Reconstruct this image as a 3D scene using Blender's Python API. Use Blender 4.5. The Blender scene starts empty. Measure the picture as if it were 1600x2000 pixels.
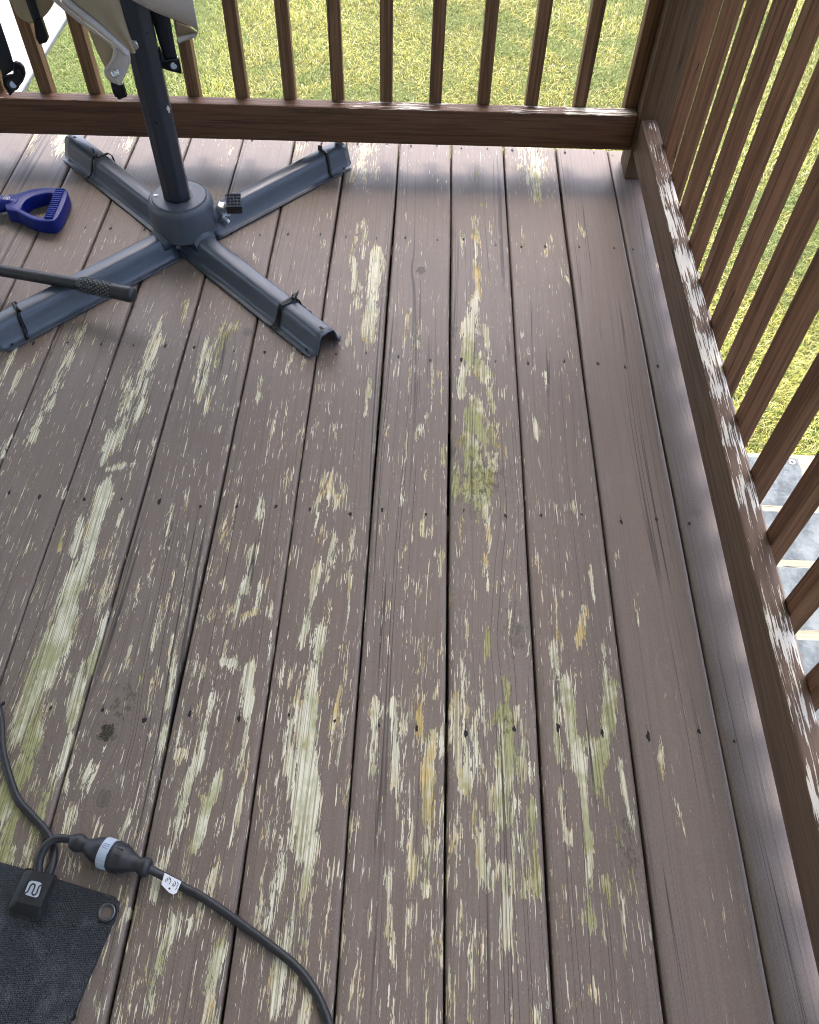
import bpy, bmesh, math, random
import numpy as np
from mathutils import Vector, Matrix, Euler
random.seed(7); rng = np.random.default_rng(11)
R = math.radians
scn = bpy.context.scene
C = scn.collection

# ------------------------------------------------------------------ camera
CAM = (0.213975, -1.703156, 1.227852); ROT = (0.6275785, -0.0226574, 0.0342925); FPX = 1612.18
cd = bpy.data.cameras.new('camera'); cam = bpy.data.objects.new('camera', cd); C.objects.link(cam)
cam.location = CAM; cam.rotation_euler = ROT
cd.sensor_fit = 'VERTICAL'; cd.sensor_height = 36; cd.lens = 36 * FPX / 2000
cd.clip_start = 0.02; cd.clip_end = 800
scn.camera = cam

# ------------------------------------------------------------------ light
SUN_EL, SUN_TILT = 66.0, 0.02            # high sun beyond the far railing; an added porch cover shades the deck
w = bpy.data.worlds.new('World'); scn.world = w; w.use_nodes = True
nt = w.node_tree; nt.nodes.clear()
sky = nt.nodes.new('ShaderNodeTexSky'); sky.sky_type = 'NISHITA'; sky.sun_disc = False
sky.sun_elevation = R(SUN_EL); sky.sun_rotation = math.atan(SUN_TILT)
sky.air_density = 0.6; sky.dust_density = 4.0; sky.ozone_density = 0.6
bg = nt.nodes.new('ShaderNodeBackground'); bg.inputs[1].default_value = 0.15
wo = nt.nodes.new('ShaderNodeOutputWorld'); nt.links.new(sky.outputs[0], bg.inputs[0]); nt.links.new(bg.outputs[0], wo.inputs[0])
sl = bpy.data.lights.new('sun', 'SUN'); so = bpy.data.objects.new('sun', sl); C.objects.link(so)
sl.energy = 2.4; sl.angle = R(0.53); sl.color = (1, .95, .86)
sd = Vector((-SUN_TILT, -1.0, -math.tan(R(SUN_EL)) * math.hypot(1, SUN_TILT))).normalized()
so.rotation_euler = sd.to_track_quat('-Z', 'Y').to_euler(); so.location = (1, 6, 9)
vs = scn.view_settings; vs.view_transform = 'Standard'; vs.look = 'None'; vs.gamma = 1; vs.use_curve_mapping = False
vs.exposure = 2.72
cy = scn.cycles; cy.max_bounces = 6; cy.diffuse_bounces = 3; cy.glossy_bounces = 2; cy.transmission_bounces = 2; cy.caustics_reflective = False; cy.use_adaptive_sampling = True; cy.filter_width = 1.0; cy.adaptive_threshold = .02; cy.adaptive_min_samples = 20; cy.caustics_refractive = False

# ------------------------------------------------------------------ helpers
CM = Euler(ROT, 'XYZ').to_matrix()
def at(px, py, Z=None, Y=None):          # a point of the photograph on a level (Z) or upright (Y) plane of the place
    d = CM @ Vector(((px - 800) / FPX, -(py - 1000) / FPX, -1))
    t = (Z - CAM[2]) / d.z if Z is not None else (Y - CAM[1]) / d.y
    return Vector(CAM) + d * t
class MB:
    def __init__(s): s.v = []; s.f = []
    def add(s, v, f):
        o = len(s.v); s.v += [tuple(x) for x in v]; s.f += [[i + o for i in q] for q in f]; return s
    def box(s, c, d, rot=None, ch=0.0):
        hx, hy, hz = d[0] / 2, d[1] / 2, d[2] / 2
        c = Vector(c); M = rot.to_matrix() if rot is not None else Matrix.Identity(3)
        if ch <= 0:
            v = [c + M @ Vector((x * hx, y * hy, z * hz)) for x in (-1, 1) for y in (-1, 1) for z in (-1, 1)]
            return s.add(v, [(0, 1, 3, 2), (4, 6, 7, 5), (0, 4, 5, 1), (2, 3, 7, 6), (0, 2, 6, 4), (1, 5, 7, 3)])
        bm = bmesh.new(); bmesh.ops.create_cube(bm, size=1)
        for q in bm.verts: q.co = Vector((q.co.x * d[0], q.co.y * d[1], q.co.z * d[2]))
        bmesh.ops.bevel(bm, geom=bm.edges[:], offset=ch, segments=2, profile=.6, affect='EDGES')
        bm.verts.index_update()
        v = [c + M @ q.co for q in bm.verts]; f = [[q.index for q in fa.verts] for fa in bm.faces]; bm.free()
        return s.add(v, f)
    def tube(s, pts, r, n=10, caps=True, flat=None):
        pts = [Vector(p) for p in pts]; m = len(pts); rr = r if isinstance(r, (list, tuple)) else [r] * m
        v = []; up = Vector((0, 0, 1)); pa = None
        for i, p in enumerate(pts):
            t = (pts[min(i + 1, m - 1)] - pts[max(i - 1, 0)]).normalized()
            if pa is None: a = t.cross(up); a = a.normalized() if a.length > 1e-3 else Vector((1, 0, 0))
            else: a = (pa - t * pa.dot(t)).normalized()
            pa = a; b = a.cross(t)
            for k in range(n):
                th = 2 * math.pi * k / n
                v.append(p + a * math.cos(th) * rr[i] + b * math.sin(th) * rr[i] * (flat or 1))
        f = [(i * n + k, i * n + (k + 1) % n, (i + 1) * n + (k + 1) % n, (i + 1) * n + k) for i in range(m - 1) for k in range(n)]
        if caps: f += [list(range(n))[::-1], list(range((m - 1) * n, m * n))]
        return s.add(v, f)
    def lathe(s, o, axis, prof, n=24):   # prof: (along, radius)
        o = Vector(o); t = Vector(axis).normalized()
        a = t.cross(Vector((0, 0, 1))); a = a.normalized() if a.length > 1e-3 else Vector((1, 0, 0)); b = t.cross(a)
        v = [o + t * l + a * (r * math.cos(2 * math.pi * k / n)) + b * (r * math.sin(2 * math.pi * k / n)) for l, r in prof for k in range(n)]
        m = len(prof)
        f = [(i * n + k, i * n + (k + 1) % n, (i + 1) * n + (k + 1) % n, (i + 1) * n + k) for i in range(m - 1) for k in range(n)]
        f += [list(range(n))[::-1], list(range((m - 1) * n, m * n))]
        return s.add(v, f)
    def grid(s, rows):
        n = len(rows[0]); v = [p for r in rows for p in r]
        return s.add(v, [(i * n + j, i * n + j + 1, (i + 1) * n + j + 1, (i + 1) * n + j) for i in range(len(rows) - 1) for j in range(n - 1)])
    def prism(s, poly, off):             # outline (3-D points) swept by the vector off
        n = len(poly); off = Vector(off); v = [Vector(p) for p in poly] + [Vector(p) + off for p in poly]
        return s.add(v, [list(range(n)), list(range(n, 2 * n))[::-1]] + [(i, i + n, (i + 1) % n + n, (i + 1) % n) for i in range(n)])
    def torus(s, c, nrm, r1, r2, n=20, m=8):
        c = Vector(c); t = Vector(nrm).normalized(); a = t.orthogonal().normalized(); b = t.cross(a)
        v = []
        for i in range(n):
            th = 2 * math.pi * i / n; e = a * math.cos(th) + b * math.sin(th)
            for j in range(m):
                ph = 2 * math.pi * j / m; v.append(c + e * (r1 + r2 * math.cos(ph)) + t * r2 * math.sin(ph))
        return s.add(v, [(i * m + j, i * m + (j + 1) % m, ((i + 1) % n) * m + (j + 1) % m, ((i + 1) % n) * m + j) for i in range(n) for j in range(m)])
    def build(s, name, mat, parent=None, smooth=None, solid=None, kind=None):
        me = bpy.data.meshes.new(name); me.from_pydata(s.v, [], s.f)
        bm = bmesh.new(); bm.from_mesh(me); bmesh.ops.recalc_face_normals(bm, faces=bm.faces[:]); bm.to_mesh(me); bm.free()
        return link(name, me, mat, parent, smooth, solid, kind)
def link(name, me, mat, parent=None, smooth=None, solid=None, kind=None):
    me.materials.append(mat); o = bpy.data.objects.new(name, me); C.objects.link(o)
    if smooth is not None:
        me.shade_smooth()
        if smooth < 180: me.set_sharp_from_angle(angle=R(smooth))
    if solid:
        m = o.modifiers.new('solid', 'SOLIDIFY'); m.thickness = solid; m.offset = 0
    if parent is not None:
        o.parent = parent; o.matrix_parent_inverse = Matrix.Translation(parent.location).inverted()
    if kind: o['kind'] = kind
    return o
def thing(name, label, cat, loc=(0, 0, 0), group=None):
    o = bpy.data.objects.new(name, None); o.empty_display_size = .1; C.objects.link(o); o.location = loc
    o['label'] = label; o['category'] = cat
    if group: o['group'] = group
    return o
def tag(o, label, cat, group=None):
    o['label'] = label; o['category'] = cat
    if group: o['group'] = group
    return o
def smooth_path(pts, n=8):               # Catmull-Rom
    P = [Vector(p) for p in pts]; P = [2 * P[0] - P[1]] + P + [2 * P[-1] - P[-2]]; out = []
    for i in range(1, len(P) - 2):
        for k in range(n):
            t = k / n; a, b, c, d = P[i - 1:i + 3]
            out.append(.5 * ((2 * b) + (c - a) * t + (2 * a - 5 * b + 4 * c - d) * t * t + (3 * b - a - 3 * c + d) * t ** 3))
    return out + [P[-2]]

# ------------------------------------------------------------------ materials
class G:                                  # small node-graph writer
    def __init__(s, name):
        s.m = bpy.data.materials.new(name); s.m.use_nodes = True; s.t = s.m.node_tree; s.t.nodes.clear()
        s.out = s.n('ShaderNodeOutputMaterial'); s.b = s.n('ShaderNodeBsdfPrincipled'); s.l(s.b.outputs[0], s.out.inputs[0])
        tc = s.n('ShaderNodeTexCoord'); s.obj = tc.outputs['Object']; s.dim = '3D'
    def n(s, t): return s.t.nodes.new(t)
    def l(s, a, b): s.t.links.new(a, b)
    def inp(s, sock, v):
        if isinstance(v, (int, float)): sock.default_value = v
        elif isinstance(v, tuple): sock.default_value = v if len(v) == len(sock.default_value) else (*v, 1)
        else: s.l(v, sock)
    def M(s, op, a, b=0.0, c=None, clamp=False):
        q = s.n('ShaderNodeMath'); q.operation = op; q.use_clamp = clamp
        s.inp(q.inputs[0], a); s.inp(q.inputs[1], b)
        if c is not None: s.inp(q.inputs[2], c)
        return q.outputs[0]
    def V(s, op, a, b):
        q = s.n('ShaderNodeVectorMath'); q.operation = op; s.inp(q.inputs[0], a); s.inp(q.inputs[1], b); return q.outputs[0]
    def noise(s, co, sc, det=3, rough=.55, dist=0.0, col=False):
        mp = s.V('MULTIPLY', co, sc if isinstance(sc, tuple) else (sc, sc, sc))
        q = s.n('ShaderNodeTexNoise'); q.noise_dimensions = s.dim; q.inputs['Scale'].default_value = 1; q.inputs['Detail'].default_value = det
        q.inputs['Roughness'].default_value = rough; q.inputs['Distortion'].default_value = dist; s.l(mp, q.inputs['Vector'])
        return q.outputs['Color' if col else 'Fac']
    def step(s, v, a, b, o0=0.0, o1=1.0):
        q = s.n('ShaderNodeMapRange'); q.interpolation_type = 'SMOOTHSTEP'
        for i, x in enumerate((v, a, b, o0, o1)): s.inp(q.inputs[i], x)
        return q.outputs[0]
    def mix(s, f, a, b, mode='MIX'):
        q = s.n('ShaderNodeMix'); q.data_type = 'RGBA'; q.blend_type = mode; q.clamp_factor = True
        s.inp(q.inputs[0], f); s.inp(q.inputs[6], a); s.inp(q.inputs[7], b); return q.outputs[2]
    def attr(s, name, out='Color'):
        q = s.n('ShaderNodeAttribute'); q.attribute_name = name; return q.outputs[out]
    def sep(s, v):
        q = s.n('ShaderNodeSeparateXYZ'); s.l(v, q.inputs[0]); return q.outputs
    def comb(s, x, y, z):
        q = s.n('ShaderNodeCombineXYZ')
        for i, a in enumerate((x, y, z)): s.inp(q.inputs[i], a)
        return q.outputs[0]
    def rand(s): return s.n('ShaderNodeObjectInfo').outputs['Random']
    def bump(s, h, d=.001, st=1.0):
        q = s.n('ShaderNodeBump'); q.inputs['Distance'].default_value = d; q.inputs['Strength'].default_value = st
        s.l(h, q.inputs['Height']); s.l(q.outputs[0], s.b.inputs['Normal'])
    def fin(s, col, rough=.5, metal=0.0, spec=.5):
        s.inp(s.b.inputs['Base Color'], col); s.inp(s.b.inputs['Roughness'], rough); s.inp(s.b.inputs['Metallic'], metal)
        s.inp(s.b.inputs['Specular IOR Level'], spec); return s.m
def plain(name, col, rough=.5, metal=0.0, var=.15, sc=60, spec=.5, bump=.0, blotch=.35, rv=.18):
    g = G(name); n = g.noise(g.obj, sc, 4); n2 = g.noise(g.obj, sc * .15, 3)
    dk = tuple(c * (1 - var) for c in col); lt = tuple(min(1, c * (1 + var)) for c in col)
    c = g.mix(n, dk, lt); c = g.mix(g.step(n2, .55, .75, 0, blotch), c, tuple(min(1, x * 1.25 + .01) for x in col))
    if bump: g.bump(n, bump)
    return g.fin(c, g.M('MULTIPLY_ADD', n2, rv, rough - rv / 2), metal, spec)

KNOTS = [(210, 1430, .0115, 1.0), (822, 527, .010, .8), (925, 1000, .016, .12), (1012, 1252, .010, .25), (483, 648, .009, .5), (203, 1560, .008, .3), (1360, 1000, .005, .2)]
def deck_material():
    g = G('weathered_deck_paint'); g.dim = '2D'
    seed = g.attr('seed', 'Fac'); wear = g.attr('wear'); ws = g.n('ShaderNodeSeparateColor'); g.l(wear, ws.inputs[0])
    peel, alg, org = ws.outputs[0], ws.outputs[1], ws.outputs[2]
    grime = g.attr('grime', 'Fac')
    co = g.V('ADD', g.obj, g.comb(g.M('MULTIPLY', seed, 3.1), g.M('MULTIPLY', seed, 17.0), g.M('MULTIPLY', seed, 5.0)))
    kat = g.n('ShaderNodeSeparateColor'); g.l(g.attr('knot'), kat.inputs[0])     # r: grain offset, g: metres to the nearest knot, b: how dark it is
    kn = g.noise(g.obj, 150, 2, .6); d = kat.outputs[1]; r = .0112
    cg = g.V('ADD', co, g.comb(kat.outputs[0], 0.0, 0.0))
    core = g.M('MULTIPLY', g.step(g.M('MULTIPLY_ADD', kn, r * 1.3, d), r * 1.50, r * 1.60, 1, 0), kat.outputs[2])
    rings = g.M('MULTIPLY', g.M('SINE', g.M('MULTIPLY_ADD', kn, 7.0, g.M('MULTIPLY', d, 1150))), g.M('EXPONENT', g.M('MULTIPLY', d, -1 / (r * 2.3))))
    pm = g.noise(co, (30, 18, 1), 3, .65); pj = g.M('SUBTRACT', pm, .5)
    cj = g.V('ADD', cg, g.comb(g.M('MULTIPLY', pj, .020), g.M('MULTIPLY', pj, .07), 0.0))
    n1 = g.noise(cj, (125, 11, 1), 4, .72); n2 = g.noise(cj, (50, 15, 1), 3, .64); n3 = g.noise(cg, (430, 17, 1), 2, .65)
    fl = g.M('ADD', g.M('ADD', g.M('MULTIPLY', n1, .51), g.M('MULTIPLY', n2, .35)), g.M('MULTIPLY', n3, .29))
    val = g.M('MULTIPLY_ADD', peel, .345, fl)
    mask = g.step(val, .781, .787)
    # small chips of paint
    ch = g.noise(cg, (300, 17, 1), 3, .6); chips = g.step(g.M('MULTIPLY_ADD', g.M('SUBTRACT', n2, .5), .35, g.M('MULTIPLY_ADD', peel, .15, ch)), .708, .714)
    mask = g.M('MAXIMUM', mask, g.M('MULTIPLY', chips, g.step(peel, .0, .08)))
    mask = g.M('MULTIPLY', mask, g.step(peel, .015, .08))
    # bare wood
    gr = g.noise(cg, (420, 3.5, 1), 3, .6)
    wood = g.mix(g.step(gr, .34, .60), (.36, .32, .20), (.78, .745, .57))
    wood = g.mix(g.step(pm, .52, .68, 0, .5), wood, (.84, .81, .71))
    wood = g.mix(g.M('MULTIPLY', g.step(g.M('MULTIPLY_ADD', alg, .40, pm), .50, .88), .88), wood, g.mix(1.0, wood, (.44, .46, .22), 'MULTIPLY'))
    wood = g.mix(g.M('MULTIPLY', g.step(g.M('MULTIPLY_ADD', org, .40, n2), .60, .92), .92), wood, g.mix(1.0, wood, (.86, .68, .36), 'MULTIPLY'))
    rim = g.M('MULTIPLY', g.step(val, .790, .830, 1, 0), g.step(val, .772, .778)); wood = g.mix(g.M('MULTIPLY', rim, g.step(n2, .42, .62, 0, .8)), wood, g.mix(1.0, wood, (.80, .60, .36), 'MULTIPLY'))
    # paint
    pv = g.noise(co, (5, 1.6, 1), 3); pf = g.noise(cg, (210, 2.2, 1), 3, .6)
    paint = g.mix(pv, (.182, .136, .105), (.192, .154, .127))
    paint = g.mix(g.step(g.M('FRACT', g.M('MULTIPLY', seed, 7.31)), 0, 1, 0, .5), paint, (.188, .138, .104))
    paint = g.mix(g.step(pf, .36, .58, .22, 0), paint, (.085, .064, .054))
    paint = g.mix(g.step(pm, .52, .75, 0, .22), paint, (.25, .215, .195))
    sp = g.noise(co, (900, 260, 1), 2, .6); paint = g.mix(g.step(sp, .50, .72, 0, .30), paint, (.27, .235, .21)); paint = g.mix(g.step(sp, .30, .48, .30, 0), paint, (.09, .07, .06))
    edge = g.step(val, .72, .80, 0, .35)                       # thin, greyed paint round the bare patches
    paint = g.mix(g.M('MULTIPLY', edge, g.step(peel, .15, .6)), paint, (.21, .185, .135))
    paint = g.mix(g.M('MULTIPLY', g.step(val, .768, .780, 0, .45), g.step(peel, .2, .6)), paint, (.055, .047, .034))   # shadow of the lifted paint edge, painted in as a dark outline
    col = g.mix(mask, paint, wood)
    gn = g.noise(cg, (170, 60, 1), 3, .7)
    col = g.mix(g.M('MULTIPLY', g.step(g.M('MULTIPLY_ADD', grime, .36, gn), .66, .80), g.step(grime, .02, .45, 0, .62)), col, (.050, .053, .027))
    # long drying cracks along the grain
    cr = g.noise(cg, (52, .30, 1), 1, .45); cr = g.M('ABSOLUTE', g.M('SUBTRACT', cr, .5)); crk = g.step(cr, .0, .015, 1, 0)
    crk = g.M('MULTIPLY', crk, g.step(pv, .40, .56))
    col = g.mix(g.M('MULTIPLY', crk, .85), col, (.022, .018, .014))
    col = g.mix(g.M('MULTIPLY', g.M('MULTIPLY', rings, .38), 1.0, clamp=True), col, (.06, .048, .036))
    cn = g.noise(co, (480, 480, 1), 1, .7); col = g.mix(g.M('MULTIPLY', core, g.step(cn, .25, .5, .85, 1)), col, g.mix(g.step(cn, .45, .7), (.007, .006, .004), (.11, .10, .06)))
    h = g.M('ADD', g.M('MULTIPLY', g.step(val, .778, .790), -.45), g.M('MULTIPLY', pf, .40))
    g.bump(h, .0011)
    ro = g.M('MULTIPLY_ADD', mask, .30, g.M('MULTIPLY_ADD', pm, .24, .37))
    return g.fin(col, ro, 0, .45)
M_DECK = deck_material()

def rail_material(name, axis, c0, c1, dark, peelcol=(.82, .77, .66), rough=.5):
    """painted timber with the grain along axis (0, 1 or 2); attribute wear.r drives the peeled top"""
    g = G(name); rd = g.rand()
    co = g.V('ADD', g.obj, g.comb(g.M('MULTIPLY', rd, 13.0), g.M('MULTIPLY', rd, 7.0), g.M('MULTIPLY', rd, 19.0)))
    def sc(a, b): t = [a, a, a]; t[axis] = b; return tuple(t)
    ws = g.n('ShaderNodeSeparateColor'); g.l(g.attr('wear'), ws.inputs[0]); peel = ws.outputs[0]
    gr = g.noise(co, sc(190, 3.2), 4, .62); g2 = g.noise(co, sc(60, 1.2), 3, .6, .4); bl = g.noise(co, sc(9, 2.5), 3)
    col = g.mix(bl, c0, c1); col = g.mix(g.M('MULTIPLY', g.rand(), .35), col, tuple(x * .72 for x in c0))
    col = g.mix(g.step(gr, .42, .66, 0, .62), col, dark); col = g.mix(g.step(g2, .52, .66, 0, .55), col, dark)
    fine = g.noise(co, sc(480, 9), 2); col = g.mix(g.step(fine, .6, .74, 0, .35), col, tuple(min(1, x * 1.9) for x in c1))
    cr = g.M('ABSOLUTE', g.M('SUBTRACT', g.noise(co, sc(30, .5), 2), .5)); crk = g.M('MULTIPLY', g.step(cr, 0, .006, 1, 0), g.step(bl, .48, .58))
    col = g.mix(crk, col, (.01, .008, .006))
    n1 = g.noise(co, sc(400, 14), 3, .65); n2 = g.noise(co, sc(110, 16), 3)
    val = g.M('ADD', g.M('MULTIPLY_ADD', n1, .62, g.M('MULTIPLY', n2, .38)), g.M('MULTIPLY', peel, .28))
    mask = g.M('MULTIPLY', g.step(val, .70, .712), g.step(peel, .0, .06))
    col = g.mix(mask, col, g.mix(gr, tuple(x * .72 for x in peelcol), peelcol))
    h = g.M('ADD', g.M('MULTIPLY', gr, .8), g.M('ADD', g.M('MULTIPLY', mask, -.5), g.M('MULTIPLY', crk, -1.0)))
    g.bump(h, .0009)
    return g.fin(col, g.M('MULTIPLY_ADD', gr, .2, rough - .05), 0, .22)
M_RAILY = rail_material('brown_rail_paint_lengthwise', 1, (.130, .082, .054), (.170, .113, .078), (.074, .045, .028))
M_RAILX = rail_material('brown_rail_paint_crosswise', 0, (.122, .062, .033), (.160, .084, .048), (.050, .024, .012))
M_BAL = rail_material('stained_baluster_wood', 2, (.195, .110, .056), (.250, .144, .077), (.064, .032, .015))
M_BALR = rail_material('reddish_baluster_wood', 2, (.185, .088, .045), (.240, .118, .064), (.062, .027, .013))
M_POST = rail_material('brown_post_paint', 2, (.095, .056, .031), (.130, .078, .046), (.042, .023, .012))
M_PLANK = plain('bare_timber', (.30, .23, .15), .8, var=.3, sc=40)
M_HOLE = plain('dark_nail_hole', (.010, .009, .008), .8, var=.4, sc=500)
M_STEEL = plain('grey_powder_coated_steel', (.074, .091, .116), .34, 0, .10, 160, .6, blotch=.15, rv=.08)
M_HUB = plain('grey_moulded_plastic', (.072, .085, .104), .42, 0, .06, 200, .45, blotch=.08, rv=.06)
M_POLE = plain('black_powder_coated_pole', (.022, .028, .038), .28, 0, .06, 140, .5, blotch=.04, rv=.03)
M_BLACK = plain('black_plastic', (.007, .0075, .0085), .40, 0, .2, 150, .4, blotch=.1)
M_WEB = plain('black_webbing', (.016, .018, .023), .7, 0, .25, 400, .3)
M_RUB = plain('black_cable_rubber', (.020, .021, .024), .45, 0, .2, 200, .5)
M_CHROME = plain('zinc_plated_steel', (.62, .66, .64), .28, 1.0, .1, 200)
M_GREYP = plain('light_grey_plastic', (.42, .48, .55), .5, 0, .06, 200)
M_WHITE = plain('white_paper', (.78, .80, .82), .7, 0, .05, 200)
M_EMB = plain('pale_grey_print', (.40, .44, .48), .6, 0, .12, 300)
M_INK = plain('dark_ink', (.05, .05, .06), .7)
M_BLUE = plain('blue_moulded_plastic', (.003, .014, .17), .38, 0, .10, 120, .35, blotch=.12)
M_BLUEL = plain('blue_plastic_ribs', (.010, .034, .27), .45, 0, .15, 150, .5)
M_CONC = plain('pale_concrete', (.18, .19, .195), .85, 0, .12, 35)
M_SIDING = plain('house_siding', (.62, .60, .56), .7, 0, .06, 12)  # kept pale to bounce fill light onto the deck
M_SHADE_CEIL = plain('white_shade_roof_paint', (.74, .73, .70), .6, 0, .04, 10)
M_SHADE_ROOF = plain('shade_roof_shingle', (.08, .08, .085), .9, 0, .3, 40)
M_GLASS = plain('window_glass', (.03, .04, .05), .08, 0, .1, 3, .8)
M_STAIR = rail_material('weathered_stair_wood', 0, (.145, .13, .10), (.18, .165, .13), (.10, .085, .06))

def fabric(name, col, var):
    g = G(name); x = g.noise(g.obj, (900, 900, 120), 2); n = g.noise(g.obj, 22, 4)
    c = g.mix(n, tuple(q * (1 - var) for q in col), tuple(min(1, q * (1 + var)) for q in col))
    g.bump(g.M('ADD', x, g.M('MULTIPLY', g.noise(g.obj, 45, 3), 2.0)), .0006); m = g.fin(c, .8, 0, .25)
    return m
M_TAN = fabric('tan_canopy_cloth', (.36, .29, .19), .14)
M_HEM = fabric('pale_canopy_hem', (.52, .47, .44), .10)

def mat_rubber():
    g = G('woven_black_rubber'); xyz = g.sep(g.obj)
    a = g.M('SINE', g.M('MULTIPLY', g.M('ADD', xyz[0], xyz[1]), 1500)); b = g.M('SINE', g.M('MULTIPLY', g.M('SUBTRACT', xyz[0], xyz[1]), 1500))
    wv = g.M('MULTIPLY', a, b); n = g.noise(g.obj, 26, 5, .65); sp = g.noise(g.obj, 620, 2)
    c = g.mix(g.step(n, .48, .75, 0, .6), (.026, .029, .033), (.10, .105, .107))
    c = g.mix(g.step(wv, .35, .9, 0, .3), c, (.085, .09, .095)); c = g.mix(g.step(sp, .75, .78, 0, .8), c, (.32, .31, .27))
    g.bump(wv, .0004); return g.fin(c, .66, 0, .3)
M_MAT = mat_rubber()
def stairmat():
    g = G('dusty_grey_rubber'); n = g.noise(g.obj, (22, 14, 20), 5, .65); n2 = g.noise(g.obj, (60, 160, 1), 4, .6)
    c = g.mix(g.step(n, .35, .7), (.034, .042, .052), (.085, .098, .11)); c = g.mix(g.step(n2, .55, .75, 0, .5), c, (.13, .145, .155))
    g.bump(n2, .001); return g.fin(c, .75, 0, .2)
M_SMAT = stairmat()

# ------------------------------------------------------------------ ground
GZ = -0.92
def ground():
    g = G('lawn_soil_and_thatch'); n = g.noise(g.obj, 7, 5, .6); f = g.noise(g.obj, 90, 4, .7)
    c = g.mix(n, (.045, .06, .018), (.09, .10, .035)); c = g.mix(g.step(f, .5, .7, 0, .7), c, (.15, .135, .065))
    g.bump(f, .02); m = g.fin(c, .9, 0, .2)
    mb = MB(); S = 250
    mb.add([(-S, -S, GZ), (S, -S, GZ), (S, S, GZ), (-S, S, GZ)], [(0, 1, 2, 3)])
    o = mb.build('ground', m); o['kind'] = 'structure'
ground()
so_ = MB().box((-.7, -.95, GZ - .03), (3.2, 2.75, .09)).build('under_deck_shade', plain('painted_under_deck_shade', (.022, .018, .014), .95, 0, .4, 30)); so_['kind'] = 'structure'  # dark sheet standing in for the shade seen through the board gaps
PATHX = at(98, 100, Z=GZ).x
def path():
    mb = MB(); y = -4.0; k = 0
    root = bpy.data.objects.new('path', None); C.objects.link(root); root['kind'] = 'structure'; root.location = (PATHX, 0, GZ)
    while y < 9:
        b = MB().box((PATHX - .75, y + .745, GZ - .02), (1.5, 1.485, .09), None, .008).build('slab', M_CONC, root); y += 1.5
path()

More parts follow.
